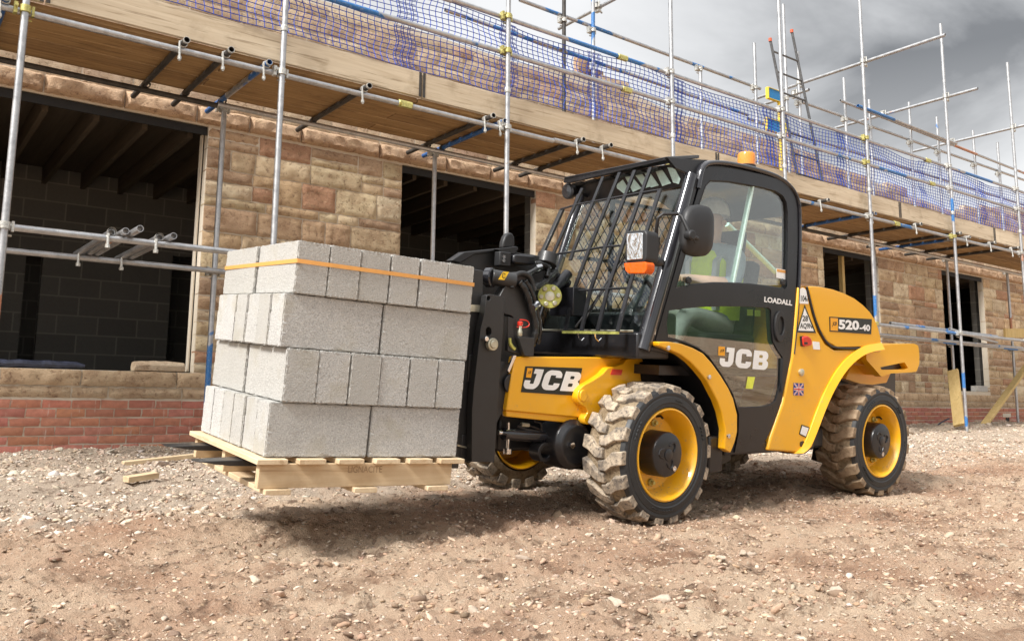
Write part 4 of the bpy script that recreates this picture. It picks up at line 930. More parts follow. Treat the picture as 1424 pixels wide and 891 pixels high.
# name plate on the tower
mb = MB(); slab(mb, [(731, 509), (809.8, 511.6), (802, 550), (724.6, 545)], .327, .329); plate = part('name_plate', mb, 'black_decal')
def letter_polys():
    """the three capital letters as rounded outlines in a unit box each: (outer, holes)"""
    J = rounded([(.42, 1), (1, 1), (1, .22), (.78, 0), (.2, 0), (0, .16), (0, .42), (.36, .42), (.36, .26), (.62, .26), (.62, .76), (.42, .76)], [.02, .02, .2, .2, .2, .14, .02, .02, .05, .05, .02, .02])
    Cc = rounded([(.22, 1), (.82, 1), (1, .82), (1, .64), (.66, .64), (.66, .75), (.36, .75), (.36, .25), (.66, .25), (.66, .36), (1, .36), (1, .18), (.82, 0), (.22, 0), (0, .2), (0, .8)], [.2, .16, .14, .02, .02, .04, .05, .05, .04, .02, .02, .14, .16, .2, .2, .2])
    B = rounded([(0, 1), (.8, 1), (.96, .86), (.96, .62), (.84, .52), (1, .42), (1, .16), (.82, 0), (0, 0)], [.02, .16, .12, .1, .06, .1, .14, .18, .02])
    return [(J, []), (Cc, []), (B, [rounded([(.36, .78), (.60, .78), (.60, .62), (.36, .62)], .05), rounded([(.36, .40), (.63, .40), (.63, .23), (.36, .23)], .05)])]
def jcb(name, bl, br_, tl, dep, parent, mat='white_decal'):
    bl, br_, tl = Vector(bl), Vector(br_), Vector(tl); X = br_-bl; Y = tl-bl; n_ = Vector((0, -dep, 0)); mb = MB()
    for (o_, hs), (x0, x1) in zip(letter_polys(), ((0, .27), (.315, .635), (.68, 1.))):
        f = lambda x, y, k: bl+X*(x0+(x1-x0)*x)+Y*y+n_*k
        mb.prism(o_, lambda x, y: f(x, y, 1), lambda x, y: f(x, y, 0), hs)
    return part(name, mb, mat, parent=parent, smooth=0)
jcb('lettering', lv(726, 540, .3265), lv(802, 544.5, .3265), lv(735.5, 512, .3265), .0008, plate)
def badge(quad, v, parent):
    mb = MB(); slab(mb, quad, v, v+.001); b_ = part('badge', mb, 'amber_decal', parent=parent)
    bl, br_, tl = lv(*quad[3], v-.0008), lv(*quad[2], v-.0008), lv(*quad[0], v-.0008); X = br_-bl; Y = tl-bl
    m2 = MB(); put_text(m2, 'JCB', bl+X*.2+Y*.3, bl+X*.8+Y*.35, bl+X*.26+Y*.68, .03, .2); part('badge_letters', m2, 'black_decal', parent=parent, smooth=0, normals=False)
badge([(733.5, 511.5), (741, 511.7), (738.5, 525), (731.5, 524.6)], .3258, plate)
# steering ram and pipes under the tower
mb = MB(); mb.tube([lv(700, 603, .42), lv(757, 607, .42)], .030, 20).tube([lv(757, 607, .42), lv(775, 608, .42)], .022, 14); part('steering_ram', mb, 'gloss_black')
mb = MB(); mb.tube([lv(693, 601, .42), lv(702, 602, .42)], .012, 12); part('ram_rod', mb, 'chrome')
mb = MB(); mb.tube([lv(707, 587, .41), lv(706, 626, .41)], .008, 10).lathe([(.022, -.012), (.022, .012)], lv(706, 627, .41), (0, 0, 1), 14, True, True); part('pivot_pin', mb, 'chrome')
mb = MB(); mb.lathe([(.045, -.02), (.05, -.02), (.05, .06), (.03, .06), (.03, -.02), (.045, -.02)], lv(755.5, 628, .40), (0, 1, 0), 24); part('link_eye', mb, 'black_paint', .003)
mb = MB(); mb.box(lv(772, 612, .45), (.12, .12, .18)).box(lv(776, 632, .45), (.16, .1, .06)); part('axle_carrier', mb, 'black_paint', .012)
mb = MB(); mb.lathe([(.10, -.03), (.13, 0), (.13, .15), (.08, .2)], lv(797, 618, .33), (0, 1, 0), 28, True, True); part('hub_carrier', mb, 'black_paint', .006)
mb = MB(); mb.lathe([(.016, 0), (.016, -.01)], lv(795, 619, .295), (0, 1, 0), 10, True, True); part('grease_plug', mb, 'chrome')
for a, b, c_ in (((722, 590), (738, 592), (753, 598)), ((742, 585), (752, 588), (754, 604)), ((719, 592), (732, 597), (750, 600))):
    mb = MB(); mb.tube([lv(*q, .41) for q in (a, b, c_)], .006, 8); part('pipe', mb, 'black_paint')
mb = MB(); mb.tube([lv(725, 590, .405), lv(735, 591, .405)], .011, 8); part('hose_fitting', mb, 'zinc')

# ---------------------------------------------------------------- body behind the cab
mb = MB(); slab(mb, [(1111, 398.5), (1121, 399.5), (1130, 437), (1137.5, 460), (1148, 478), (1161, 486.5), (1224, 485), (1226, 490), (1205.6, 489.5), (1187, 500), (1172, 518), (1157.4, 548), (1139, 596), (1129.6, 622), (1120, 629.5), (1068, 626), (1072, 608), (1089, 560), (1102, 496)], .03, .34); part('body_panel', mb, 'yellow_paint', .014, seg=3)
hood = [(1122.5, 398), (1128, 397.4), (1140, 398.4), (1157.4, 402), (1173, 407.5), (1187, 414.4), (1199, 423.5), (1209, 433.5), (1216, 444), (1221, 456), (1224.5, 470), (1225.5, 482), (1162, 483.5), (1149, 475), (1139, 458), (1131.5, 436)]
ho_ = P2(hood, .035); mb = MB(); n_h = len(ho_)
cen = Vector((sum(q[0] for q in ho_)/n_h, sum(q[1] for q in ho_)/n_h))
sect = [(.015, .90), (.02, .955), (.035, .985), (.065, 1.0)]
rings = [[(q[0], v_+.0, q[1]) for q in ho_] for v_ in (.03,)]
def hring(v_, k): return [(cen.x+(q[0]-cen.x)*k, v_, cen.y+(q[1]-cen.y)*k) for q in ho_]
rings = [hring(.028, .965), hring(.033, .985), hring(.045, .996), hring(.075, 1.)]
for v_, up_ in ((.2, .012), (.5, .03), (.75, .035), (1.0, .03), (1.25, .012), (1.42, 0)): rings.append([(q[0], v_, q[1]+(up_ if q[1] > cen.y else 0)) for q in ho_])
mb.loft(rings); part('engine_cover', mb, 'yellow_paint', smooth=28)
mb = MB(); mb.tube([lv(x, y, .030) for x, y in chaikin([(1122, 399), (1131, 437), (1139, 459), (1149, 477), (1162, 484.8), (1224.5, 483.5)], 2, False)], .0075, 8); part('seal', mb, 'trim_black')
# wheel arch: a flared yellow lip round the rear wheel
arch = chaikin([(1117, 630), (1127, 622), (1137, 598), (1149, 566), (1161, 540), (1175, 517), (1190, 501), (1207, 490), (1230, 486)], 2, False)
mb = MB(); rr = []
for k, (x, y) in enumerate(arch):
    q = lv(x, y, .0); t = k/(len(arch)-1)
    c0 = Vector((q.x, 0, q.z)); nrm = Vector((q.x-2.068, 0, q.z)).normalized()
    rr.append([c0+Vector((0, -.005, 0)), c0+nrm*.045+Vector((0, .02, 0)), c0+nrm*.05+Vector((0, .10, 0)), c0+nrm*.05+Vector((0, .36, 0)), c0+Vector((0, .36, 0))])
mb.loft(rr); part('rear_fender', mb, 'yellow_paint', .006, smooth=40)
mb = MB(); slab(mb, [(1135, 640), (1150, 560), (1178, 512), (1207, 490), (1245, 490), (1245, 600), (1200, 660)], .40, .44); part('arch_liner', mb, 'black_paint')
slot = [(1226, 514), (1224, 510.5), (1258, 503.5), (1263, 511.5), (1258, 513.5)]
cw_ = [(1205, 487), (1224, 480), (1271, 477.5), (1277, 480.5), (1278.5, 492), (1278.5, 506), (1274.5, 516.5), (1262, 518), (1239, 519), (1226, 524), (1205, 500)]
mb = MB(); slab(mb, cw_, .10, .15, [slot], r=.012); part('counterweight_face', mb, 'yellow_paint', .004)
mb = MB(); slab(mb, [(1206, 488), (1224, 481), (1270, 478), (1276, 481), (1277.5, 492), (1277.5, 506), (1273.5, 515.5), (1239, 518), (1226, 523), (1206, 499)], .155, 1.38); q_ = part('counterweight', mb, 'yellow_paint', .02, seg=3)
mb = MB(); slab(mb, slot, .150, .153); part('slot_recess', mb, 'black_paint')
mb = MB(); slab(mb, [(1176, 527), (1186, 503), (1206, 490), (1240, 516), (1233, 532), (1205, 536)], .28, .36, r=.01); part('rear_bracket', mb, 'yellow_paint', .008)
mb = MB(); slab(mb, [(1186, 502), (1206, 488), (1226, 490), (1222, 503), (1200, 508)], .2, .30, r=.01); part('rear_bracket', mb, 'yellow_paint', .008)
# decals and fittings on the body
V0 = .0265
def decal(name, pts, mat, v=V0, r=.0, parent=None): m_ = MB(); slab(m_, pts, v, v+.0025, r=r); return part(name, m_, mat, parent=parent)
def words(txt, bl, br_, tl, v, mat, parent=None, bold=.02, shear=0.): m_ = MB(); put_text(m_, txt, lv(*bl, v), lv(*br_, v), lv(*tl, v), bold, shear); return part('lettering', m_, mat, parent=parent, smooth=0, normals=False)
d_ = decal('noise_label', [(1113, 401.5), (1117, 400), (1121, 403), (1124.5, 422.5), (1112, 422)], 'white_decal', .0262, .006); words('104', (1113.6, 419), (1121.5, 419.3), (1113.8, 410.5), .0258, 'black_decal', d_, .03); words('dB', (1121.3, 418.8), (1123.7, 418.9), (1121, 415), .0258, 'black_decal', d_, .0)
d_ = decal('number_triangle', [(1119.3, 424), (1135, 463), (1108, 462)], 'black_decal'); d2 = decal('triangle_field', [(1119.2, 428.5), (1131.8, 460.3), (1110.3, 459.6)], 'white_decal', .0258, parent=d_)
words('28', (1116, 446.5), (1123.6, 446.8), (1116, 438.5), .0252, 'black_decal', d_, .03); words('AQ9N', (1112.4, 457.5), (1129.4, 458), (1112.6, 449), .0252, 'black_decal', d_, .025)
m_ = MB(); slab(m_, [(1116.5, 468), (1124, 466.8), (1129, 471), (1130, 480), (1118, 482)], .012, .04, r=.015); part('marker_lamp', m_, 'red_plastic', .006); m_ = MB(); m_.box(lv(1120, 477, .010), (.02, .02, .012)); part('lamp_catch', m_, 'trim_black')
m_ = MB(); slab(m_, [(1114, 467.5), (1117.5, 467), (1119, 482), (1115, 481)], .02, .03); part('lamp_bezel', m_, 'trim_black')
decal('label', [(1130.5, 474.5), (1139.5, 475.5), (1140.5, 486), (1131, 485.5)], 'white_decal')
d_ = decal('model_plate', [(1153.5, 440.2), (1212.5, 443.6), (1211.5, 464.6), (1154, 460.8)], 'black_decal', .0255); badge([(1155, 441.8), (1165.3, 442.4), (1165.3, 460), (1155.3, 459.3)], .0248, d_)
words('520', (1166.3, 457.6), (1194.8, 459.3), (1166.3, 443.8), .0245, 'white_decal', d_, .045); words('-40', (1195.3, 459.5), (1210, 460.4), (1195.3, 450.5), .0245, 'white_decal', d_, .035)
fl = [(1104, 532.2), (1118, 532.8), (1117.3, 549.8), (1103.7, 549.2)]; f_ = decal('flag', fl, 'flag_blue', .026)
bl, br_, tl = lv(*fl[3], .0255), lv(*fl[2], .0255), lv(*fl[0], .0255); X = br_-bl; Y = tl-bl
def fq(mb, a, b, w_, dep):
    a = bl+X*a[0]+Y*a[1]+Vector((0, -dep, 0)); b = bl+X*b[0]+Y*b[1]+Vector((0, -dep, 0)); mb.bar(a, b, .0006, w_, up=(0, 1, 0) if 0 else Vector((0, 1, 0)).cross(b-a)); return mb
def strip(name, a, b, w_, dep, mat):
    m_ = MB(); A = bl+X*a[0]+Y*a[1]; B = bl+X*b[0]+Y*b[1]; d = (B-A).normalized(); n_ = d.cross(Vector((0, 1, 0)))*w_/2; z_ = Vector((0, -dep, 0))
    m_.add([A-n_+z_, B-n_+z_, B+n_+z_, A+n_+z_], [(0, 1, 2, 3)]); part(name, m_, mat, parent=f_, smooth=0)
for a, b in (((.03, .03), (.97, .97)), ((.03, .97), (.97, .03))): strip('saltire', a, b, .0095, .0004, 'white_decal'); strip('saltire', a, b, .0035, .0007, 'red_plastic')
for a, b in (((0, .5), (1, .5)), ((.5, 0), (.5, 1))): strip('cross', a, b, .0155, .001, 'white_decal'); strip('cross', a, b, .009, .0014, 'red_plastic')
d_ = decal('label', [(1115, 590), (1126.5, 594), (1121.5, 608.5), (1111.5, 603.5)], 'black_decal'); decal('label_field', [(1116, 592), (1124.8, 595), (1120.6, 606.5), (1113, 602.6)], 'white_decal', .0256, parent=d_)
m_ = MB(); m_.lathe([(.022, .004), (.022, -.012), (.015, -.016), (0, -.016)], lv(1113.3, 517.5, .03), (0, 1, 0), 20); part('filler_cap', m_, 'zinc')
m_ = MB(); slab(m_, [(1113, 614), (1118, 612.5), (1120, 617), (1117, 622), (1113, 620.5)], .0262, .031, r=.01); part('drain_hole', m_, 'black_paint')

# ---------------------------------------------------------------- cab
VD = .04
front_in = [(911, 476), (925.5, 425), (941, 370), (958, 308), (972, 262), (976.5, 242), (980, 235.5), (986, 232.5), (1013, 234), (1037, 238), (1061, 243), (1080, 248.8), (1091, 253.5), (1101, 263), (1107, 276), (1109.3, 291), (1109.6, 335), (1107.5, 390), (1103, 465), (1099, 500), (1087, 556), (1076, 588), (1066, 610), (1054, 623), (1042, 628.3), (1022, 629), (1027, 603), (1028, 576), (1021, 551), (1004, 519.5), (981, 490), (968, 483), (948, 475.5)]
up_win = [(938.5, 400.5), (955, 343), (972, 281), (980, 258.5), (987, 250.8), (1012, 251.8), (1037, 256), (1060, 260.3), (1079, 265.5), (1089, 272), (1094, 281), (1095.8, 295), (1095.8, 340), (1094.6, 398), (1091, 402.5), (1068, 399), (1045, 395.8), (1018, 394.2), (991, 394), (962, 396.5)]
lo_win = [(929.5, 430.8), (951, 427.6), (982, 425.3), (1011, 424.8), (1040, 425.3), (1068, 427), (1072.5, 431), (1073.5, 455), (1075, 474), (1081, 486), (1088.5, 497), (1087.5, 526), (1078.5, 557), (1072, 562.5), (1060, 565.5), (1025, 567), (1018.5, 547), (1004, 522), (985, 495), (970, 483), (951, 475), (938, 471.5), (928, 469), (926, 450)]
mb = MB(); slab(mb, front_in, VD, VD+.04, [up_win, lo_win]); door = part('door', mb, 'panel_grey', .005)
mb = MB(); slab(mb, up_win, VD+.016, VD+.021); part('door_glass', mb, 'window_glass', parent=door, lab='upper door window reflecting the bright sky', smooth=0)
mb = MB(); slab(mb, lo_win, VD+.006, VD+.011); part('door_glass', mb, 'tinted_glass', parent=door, lab='dark tinted lower door window', smooth=0)
# rubber surround of the upper window, sliding sash bar
cu = Vector((sum(q[0] for q in up_win)/len(up_win), sum(q[1] for q in up_win)/len(up_win)))
mb = MB(); mb.tube([lv(x, y, VD+.012) for x, y in up_win], .0075, 8, closed=True); part('window_seal', mb, 'trim_black', parent=door)
mb = MB(); mb.tube([lv(x, y, VD+.004) for x, y in lo_win], .0045, 8, closed=True); part('window_seal', mb, 'trim_black', parent=door)
mb = MB(); mb.bar(lv(1045.5, 258, VD+.024), lv(1018, 395, VD+.024), .014, .030, up=(0, 1, 0)); part('sash_bar', mb, 'pale_green_glass', parent=door)
mb = MB(); slab(mb, [(1067, 268.5), (1079, 270), (1088, 276.5), (1091.5, 285), (1093, 300), (1093, 396), (1089, 396), (1089, 300), (1086, 285), (1079, 275)], VD+.025, VD+.033); part('window_channel', mb, 'trim_black', parent=door)
for q in ((956, 390), (1087, 392.5)): mb = MB(); mb.lathe([(.020, 0), (.022, -.012), (.016, -.018), (0, -.018)], lv(*q, VD+.016), (0, 1, 0), 6); part('window_catch', mb, 'trim_black', parent=door)
mb = MB(); slab(mb, [(1080, 373), (1096, 376), (1096, 389.5), (1080, 386)], VD+.0145, VD+.016); s_ = part('window_sticker', mb, 'white_decal', parent=door); mb = MB(); slab(mb, [(1080.5, 373.8), (1095.6, 376.6), (1095.6, 380.5), (1080.5, 377.6)], VD+.0138, VD+.0145); part('sticker_band', mb, 'strap_orange', parent=door)
oval = [(1085.7+7.2*math.cos(a)-1.0*math.sin(a)*0, 454+21.5*math.sin(a)) for a in np.linspace(0, 2*math.pi, 28, endpoint=False)]
ov2 = [(1086.8+4.4*math.cos(a), 453+13*math.sin(a)) for a in np.linspace(0, 2*math.pi, 20, endpoint=False)]
mb = MB(); slab(mb, oval, VD-.012, VD+.004, [ov2]); part('handle', mb, 'trim_black', .005, parent=door); mb = MB(); slab(mb, ov2, VD-.001, VD+.0035); part('handle_recess', mb, 'black_paint', parent=door)
mb = MB(); put_text(mb, 'LOADALL', lv(1062.6, 419.8, VD-.0008), lv(1101.5, 425, VD-.0008), lv(1063.1, 412.2, VD-.0008), .035); part('lettering', mb, 'white_decal', parent=door, smooth=0, normals=False)
jcb('lettering', lv(1000, 509, VD+.0052), lv(1067, 514.5, VD+.0052), lv(1003, 482, VD+.0052), .0008, door); badge([(999.5, 481.5), (1008, 482), (1008, 494.5), (999, 494)], VD+.0048, door)
mb = MB(); slab(mb, [(1051.5, 487), (1056, 487.5), (1056, 495.5), (1051, 495)], VD-.0012, VD); 
mb = MB(); slab(mb, [(1040, 523.5), (1050, 524), (1046.5, 540.5), (1037, 540)], VD+.005, VD+.0055); part('hang_tag', mb, 'lime_decal', parent=door)
for q in ((1043, 434), (1053.5, 435)): mb = MB(); slab(mb, [(q[0]-4, q[1]-4), (q[0]+4, q[1]-3.6), (q[0]+4, q[1]+5), (q[0]-4, q[1]+4.6)], VD+.0125, VD+.013); part('inside_label', mb, 'lime_decal', parent=door)
mb = MB(); mb.bar(lv(1087, 498, VD+.0), lv(1085.5, 545, VD+.0), .003, .022, up=(0, 1, 0)); part('door_stay', mb, 'trim_black', parent=door)
for q in ((912.5, 440, 465),): mb = MB(); mb.cyl(lv(q[0], q[1], VD-.008), lv(q[0]-3.5, q[2], VD-.008), .009, 10); part('hinge', mb, 'chrome', parent=door)
# side rail that frames the door, roof, pillars
rail_mid = chaikin([(971, 262), (974, 245), (977, 234), (984, 227), (997, 226), (1013, 227.3), (1037, 231.8), (1061, 238), (1082, 245.5), (1096, 255.5), (1106, 268), (1111, 283), (1112, 300), (1112.3, 345), (1110.5, 400), (1107, 450), (1102.5, 492)], 2, False)
mb = MB(); rg = []
for i, q in enumerate(rail_mid):
    a = lv(*rail_mid[max(0, i-1)], VD); b = lv(*rail_mid[min(len(rail_mid)-1, i+1)], VD); t = (b-a).normalized(); n_ = Vector((0, 1, 0)).cross(t); c_ = lv(*q, VD)
    w_ = .017 if c_.x < 1.0 else .017-.009*min(1, (c_.x-1.0)/.2)
    rg.append([c_+n_*(w_*math.cos(k*2*math.pi/10))+Vector((0, .02+.035*math.sin(k*2*math.pi/10), 0)) for k in range(10)])
mb.loft(rg); part('door_rail', mb, 'gloss_black', smooth=60)
roof_px = chaikin([(975, 231), (985, 224.5), (1013, 225.5), (1052, 233.5), (1080, 243.5), (1098, 257), (1108, 272), (1112, 290)], 1, False)
rp_ = P2(roof_px, .06); VR = 1.03
mb = MB(); inn = [(q[0]-.02, q[1]-.045) for q in rp_]; sec = []
for v_, up_ in ((.06, 0), (.2, .025), (.55, .035), (.88, .025), (VR, 0)):
    sec.append([(q[0], v_, q[1]+up_) for q in rp_]+[(q[0], v_, q[1]) for q in reversed(inn)])
mb.loft(sec); part('roof', mb, 'black_paint', .006)
ub = rp_[-1]; mb = MB(); mb.box((ub[0]-.03, .10, .9), (.05, .06, 1.0)); mb.box((ub[0]-.03, VR-.03, .95), (.05, .06, .9)); mb.box((ub[0]-.03, .55, .66), (.05, .85, .36)); part('rear_frame', mb, 'black_paint', .006)
mb = MB(); mb.box((ub[0]-.02, .55, 1.12), (.006, .84, .58)); part('rear_glass', mb, 'screen_glass', smooth=0)
A0, A1 = lv(893, 487, .06), lv(957.5, 256, .06); ad = (A1-A0)
mb = MB(); mb.tube([A0-ad*.0, A0+ad*.4, A0+ad*.8, A0+ad*1.06], [.042, .040, .036, .032], 20); part('front_pillar', mb, 'gloss_black')
mb = MB(); mb.bar(A0+Vector((.06, .02, .0)), A1+Vector((.055, .02, .05)), .05, .07, up=(0, 1, 0)); part('pillar_trim', mb, 'black_paint', .01)
fo = Vector((0, .90, 0)); mb = MB(); mb.tube([A0+fo, A1+fo+ad*.04], .028, 16); part('front_pillar', mb, 'gloss_black', lab='front cab pillar on the far side')
# base of the cab below the windscreen
mb = MB(); q0 = A0.x-.045
mb.box((q0+.12, .53, .555), (.24, .96, .135)); part('cowl', mb, 'black_paint', .012)
mb = MB(); mb.bar((q0-.004, .08, .628), (q0-.004, .98, .628), .010, .010); part('cowl_edge', mb, 'zinc', .002)
mb = MB(); mb.box((.60, .55, .43), (1.15, .90, .05)); part('cab_floor', mb, 'black_paint')
# front arch under the cab: inner wall and orange trim
mb = MB(); slab(mb, [(890, 489), (945, 483), (985, 500), (1012, 540), (1022, 585), (1016, 640), (990, 652), (900, 640)], .33, .36); part('arch_liner', mb, 'black_paint')
tr_o = [(915.7, 475), (931, 475), (947.6, 477.5), (964, 483.5), (978, 491), (990, 504.5), (1002.5, 522), (1013, 539), (1020, 554), (1025.5, 576), (1025.5, 600), (1022, 615), (1016, 629.5)]
tr_i = [(1007.5, 624), (1009, 597), (1004, 573), (998, 557), (984, 530), (972, 515), (961, 503.5), (947, 493), (931, 486), (917, 481)]
mb = MB(); slab(mb, tr_o+tr_i, -.02, .03); part('arch_trim', mb, 'yellow_paint', .006)
mb = MB(); rr = []
for x, y in chaikin(list(reversed(tr_i)), 1, False): c_ = lv(x, y, 0); rr.append([c_+Vector((0, .025, 0)), c_+Vector((.012, .025, .012)), c_+Vector((.012, .34, .012)), c_+Vector((0, .34, 0))])
mb.loft(rr); part('arch_inner', mb, 'black_paint')
for q in ((928.5, 483.5), (985.5, 524), (1012.5, 606)): mb = MB(); mb.lathe([(.013, 0), (.012, -.008), (0, -.010)], lv(*q, -.021), (0, 1, 0), 12); part('trim_bolt', mb, 'chrome')
mb = MB(); slab(mb, [(905, 487), (912, 476), (935, 484), (930, 492)], .03, .3); part('arch_trim_end', mb, 'black_paint', .004)
mb = MB(); mb.box((.42, .15, -.02), (.12, .24, .20)); mb.box((.95, .10, .0), (.86, .10, .07)); part('sill', mb, 'black_paint', .012)

# windscreen, its guard, visor, roof slots
GT = lv(918, 263, .12); GB = lv(858.7, 461, .12); gn = Vector((0, 1, 0)).cross(GT-GB).normalized()
def gp(px, py, off=0.): return lpl(px, py, GB+gn*off, gn)
gsgn = 1 if gn.x > 0 else -1
wl = [A0+Vector((-.005, .03, .10)), A0+Vector((-.005, .87, .10)), A1+Vector((-.005, .87, -.02)), A1+Vector((-.005, .03, -.02))]
mb = MB(); mb.add([*wl, *[q+Vector((.006, 0, 0)) for q in wl]], [(0, 1, 2, 3), (7, 6, 5, 4), (0, 4, 5, 1), (1, 5, 6, 2), (2, 6, 7, 3), (3, 7, 4, 0)]); part('windscreen', mb, 'screen_glass', smooth=0)
guard_bars = [[(810, 262), (772, 347), (760, 376)], [(839, 246), (798, 347), (793, 362)], [(862, 240), (819, 347), (798, 404), (785.6, 461)], [(883, 237), (842, 343), (821, 404), (808.4, 461)], [(905, 233), (866, 341), (844.6, 403), (831, 461)], [(918, 263), (899, 322), (874.4, 400.5), (858.7, 461)]]
gmb = MB()
for b in guard_bars:
    q = [gp(*p) for p in b]
    for a, c_ in zip(q[:-1], q[1:]): gmb.bar(a, c_, .024, .010, up=gn)
for b in ([(782.5, 461), (860, 462)], [(797, 404.5), (876, 400)], [(762, 355), (817, 347), (842, 343), (868, 341)], [(780, 291), (804, 284), (846, 276.5), (892, 268), (920, 263.5)]):
    q = [gp(*p) for p in b]
    for a, c_ in zip(q[:-1], q[1:]): gmb.tube([a, c_], .0065, 8)
wg = part('windscreen_guard', gmb, 'black_paint', .0)
mb = MB(); a, b = gp(782.5, 461.6), gp(860, 462.8); mb.bar(a, b, .012, .014); part('guard_foot', mb, 'zinc_yellow', parent=wg)
for x in (803, 827): mb = MB(); a = gp(x, 462); mb.tube([a, a+Vector((.01, 0, -.03)), a+Vector((.03, .0, -.045)), a+Vector((.05, 0, -.03))], .004, 6); part('guard_hook', mb, 'chrome', parent=wg)
mb = MB(); a, b, c_ = lv(753, 355, 1.0), lv(782, 291, 1.0), gp(812, 283); mb.bar(a, b, .02, .035, up=(0, 1, 0)); part('grab_rail', mb, 'boom_grey', .004)
# visor plate over the windscreen
VT = lu(927, 218, .16); VE = lu(785.5, 252, .16); VU = lv(984, 223, .07)
mb = MB(); u0 = .155; zt = VT.z
n_v = 9; top = []; 
mb.prism([(u0, VT.y), (VU.x-.08, .06), (u0+.09, .10), (u0+.09, VE.y-.02), (u0, VE.y)], lambda x, y: (x, y, zt+.05*(x-u0)), lambda x, y: (x, y, zt-.022+.05*(x-u0))); part('visor', mb, 'black_paint', .004)
mb = MB(); mb.prism([(VT.y, zt-.002), (VE.y, zt-.002), (VE.y+.01, zt-.035), (VE.y-.03, zt-.045), (VT.y+.05, zt-.022)], lambda y, z_: (u0, y, z_), lambda y, z_: (u0+.02, y, z_)); part('visor_lip', mb, 'black_paint', .003)
mb = MB(); slab(mb, [(927, 218), (951, 221), (984, 222.5), (982, 229), (970, 262), (962, 256), (958, 243), (950, 238), (940, 234)], .065, .085, r=.006); part('visor_bracket', mb, 'black_paint', .003)
for i in range(6):
    y = VT.y+(VE.y-VT.y)*(.10+.15*i); mb = MB(); mb.bar((u0+.05, y, zt-.045), (u0+.05, y+.09, zt-.050), .05, .012, up=(0, .2, 1)); part('louvre', mb, 'trim_black', .004)
# slotted roof light panel seen through the screen
sl_px = [[(798, 262), (806, 258), (817, 270), (810, 272)], [(857, 257), (866, 250), (876, 266), (870, 271), (858, 262)], [(869, 246), (878, 245), (892, 262), (880, 267)], [(883, 243), (893, 242), (906, 259), (896, 262)], [(896, 240), (903, 239), (916, 258), (905, 261)], [(911, 237), (920, 235), (933, 255), (921, 259)], [(928, 233), (938, 234), (946, 249), (944, 256), (936, 254)]]
pn = Vector((.95, 0, .31)).normalized(); pb_ = Vector((.265, .5, 1.5))
fr_ = [lpl(*q, pb_, pn) for q in ((800, 258), (860, 240), (948, 226), (952, 258), (880, 274), (808, 286))]
mb = MB(); mb.add(fr_+[q+pn*.012 for q in fr_], [(0, 1, 2, 3, 4, 5), (11, 10, 9, 8, 7, 6)]+[(i, 6+i, 6+(i+1) % 6, (i+1) % 6) for i in range(6)]); part('roof_light', mb, 'black_paint', smooth=0)
for s_ in sl_px[1:]:
    q = [lpl(*p, pb_-pn*.003, pn) for p in s_]; k = len(q); mb = MB(); mb.add(q+[p+pn*.002 for p in q], [tuple(range(k)), tuple(range(2*k-1, k-1, -1))]); part('light_slot', mb, 'pale_green_glass', smooth=0)
# far side mesh screen
mb = MB(); VM = .99; u_a, u_b, w_a, w_b = .22, 1.1, .72, 1.50
st_ = .072
for k in range(-30, 40):
    for sg in (1, -1):
        pts = []
        for t in np.linspace(0, 1, 2):
            pass
        x0 = u_a+k*st_; 
        p = [(x0, w_a), (x0+sg*(w_b-w_a)*.75, w_b)]
        (xa, za), (xb, zb2) = p
        ts = [max(0., min(1., ((u_a-xa)/(xb-xa)))), max(0., min(1., ((u_b-xa)/(xb-xa))))]; t0, t1 = min(ts), max(ts)
        if t1-t0 > .02 and (min(xa, xb) < u_b and max(xa, xb) > u_a): mb.tube([(xa+(xb-xa)*t0, VM, za+(zb2-za)*t0), (xa+(xb-xa)*t1, VM, za+(zb2-za)*t1)], .0032, 4, caps=False)
part('side_screen', mb, 'black_paint', smooth=0)
mb = MB()
for a, b in (((u_a, w_a), (u_b, w_a)), ((u_a, w_b), (u_b, w_b)), ((u_b, w_a), (u_b, w_b)), ((.5, w_a), (.5, w_b)), ((u_a, 1.1), (u_b, 1.1))): mb.bar((a[0], VM, a[1]), (b[0], VM, b[1]), .02, .03, up=(0, 1, 0))
part('side_frame', mb, 'black_paint')
# wiper
mb = MB(); mb.tube([gp(800, 455, .05*gsgn), gp(828, 418, .05*gsgn), gp(862, 362, .05*gsgn)], .007, 6); mb.tube([gp(812, 447, .045*gsgn), gp(872, 352, .045*gsgn)], .005, 6); part('wiper', mb, 'trim_black')
# mirror
mir = [(955, 293), (962, 285.5), (974, 284), (987, 287.5), (992.5, 298), (992.5, 325), (990.5, 346), (984, 355.5), (970, 357), (955.5, 353), (950, 342), (950.5, 310)]
VMi = -.13; mo = P2(mir, VMi); mc = Vector((sum(q[0] for q in mo)/len(mo), sum(q[1] for q in mo)/len(mo))); mo = rounded(mo, .02, 3)
mb = MB(); mb.loft([[(mc.x+(q[0]-mc.x)*k, VMi+dv, mc.y+(q[1]-mc.y)*k) for q in mo] for k, dv in ((.30, -.034), (.62, -.028), (.86, -.016), (.965, -.004), (1., .008), (1., .026), (.97, .030))]); mirror = part('mirror', mb, 'trim_black', smooth=50)
mb = MB(); mb.tube([lv(913, 338, -.01), lv(913, 318, -.04), lv(915, 303, -.06), lv(922, 297.5, -.08), lv(943, 297.5, -.11), lv(948, 301, -.13), lv(957, 320, -.165), lv(960, 326, -.175)], .0095, 12); part('mirror_arm', mb, 'trim_black')
mb = MB(); mb.lathe([(.020, -.02), (.026, -.014), (.026, .014), (.018, .03)], lv(960, 327, -.175), (0, 1, 0), 18, True, True); mb.tube([lv(962, 328, -.17), lv(970, 332, -.155)], .012, 10); mb.tube([lv(962, 328, -.19), lv(967, 338, -.185)], .004, 6); part('mirror_pivot', mb, 'trim_black', .002)
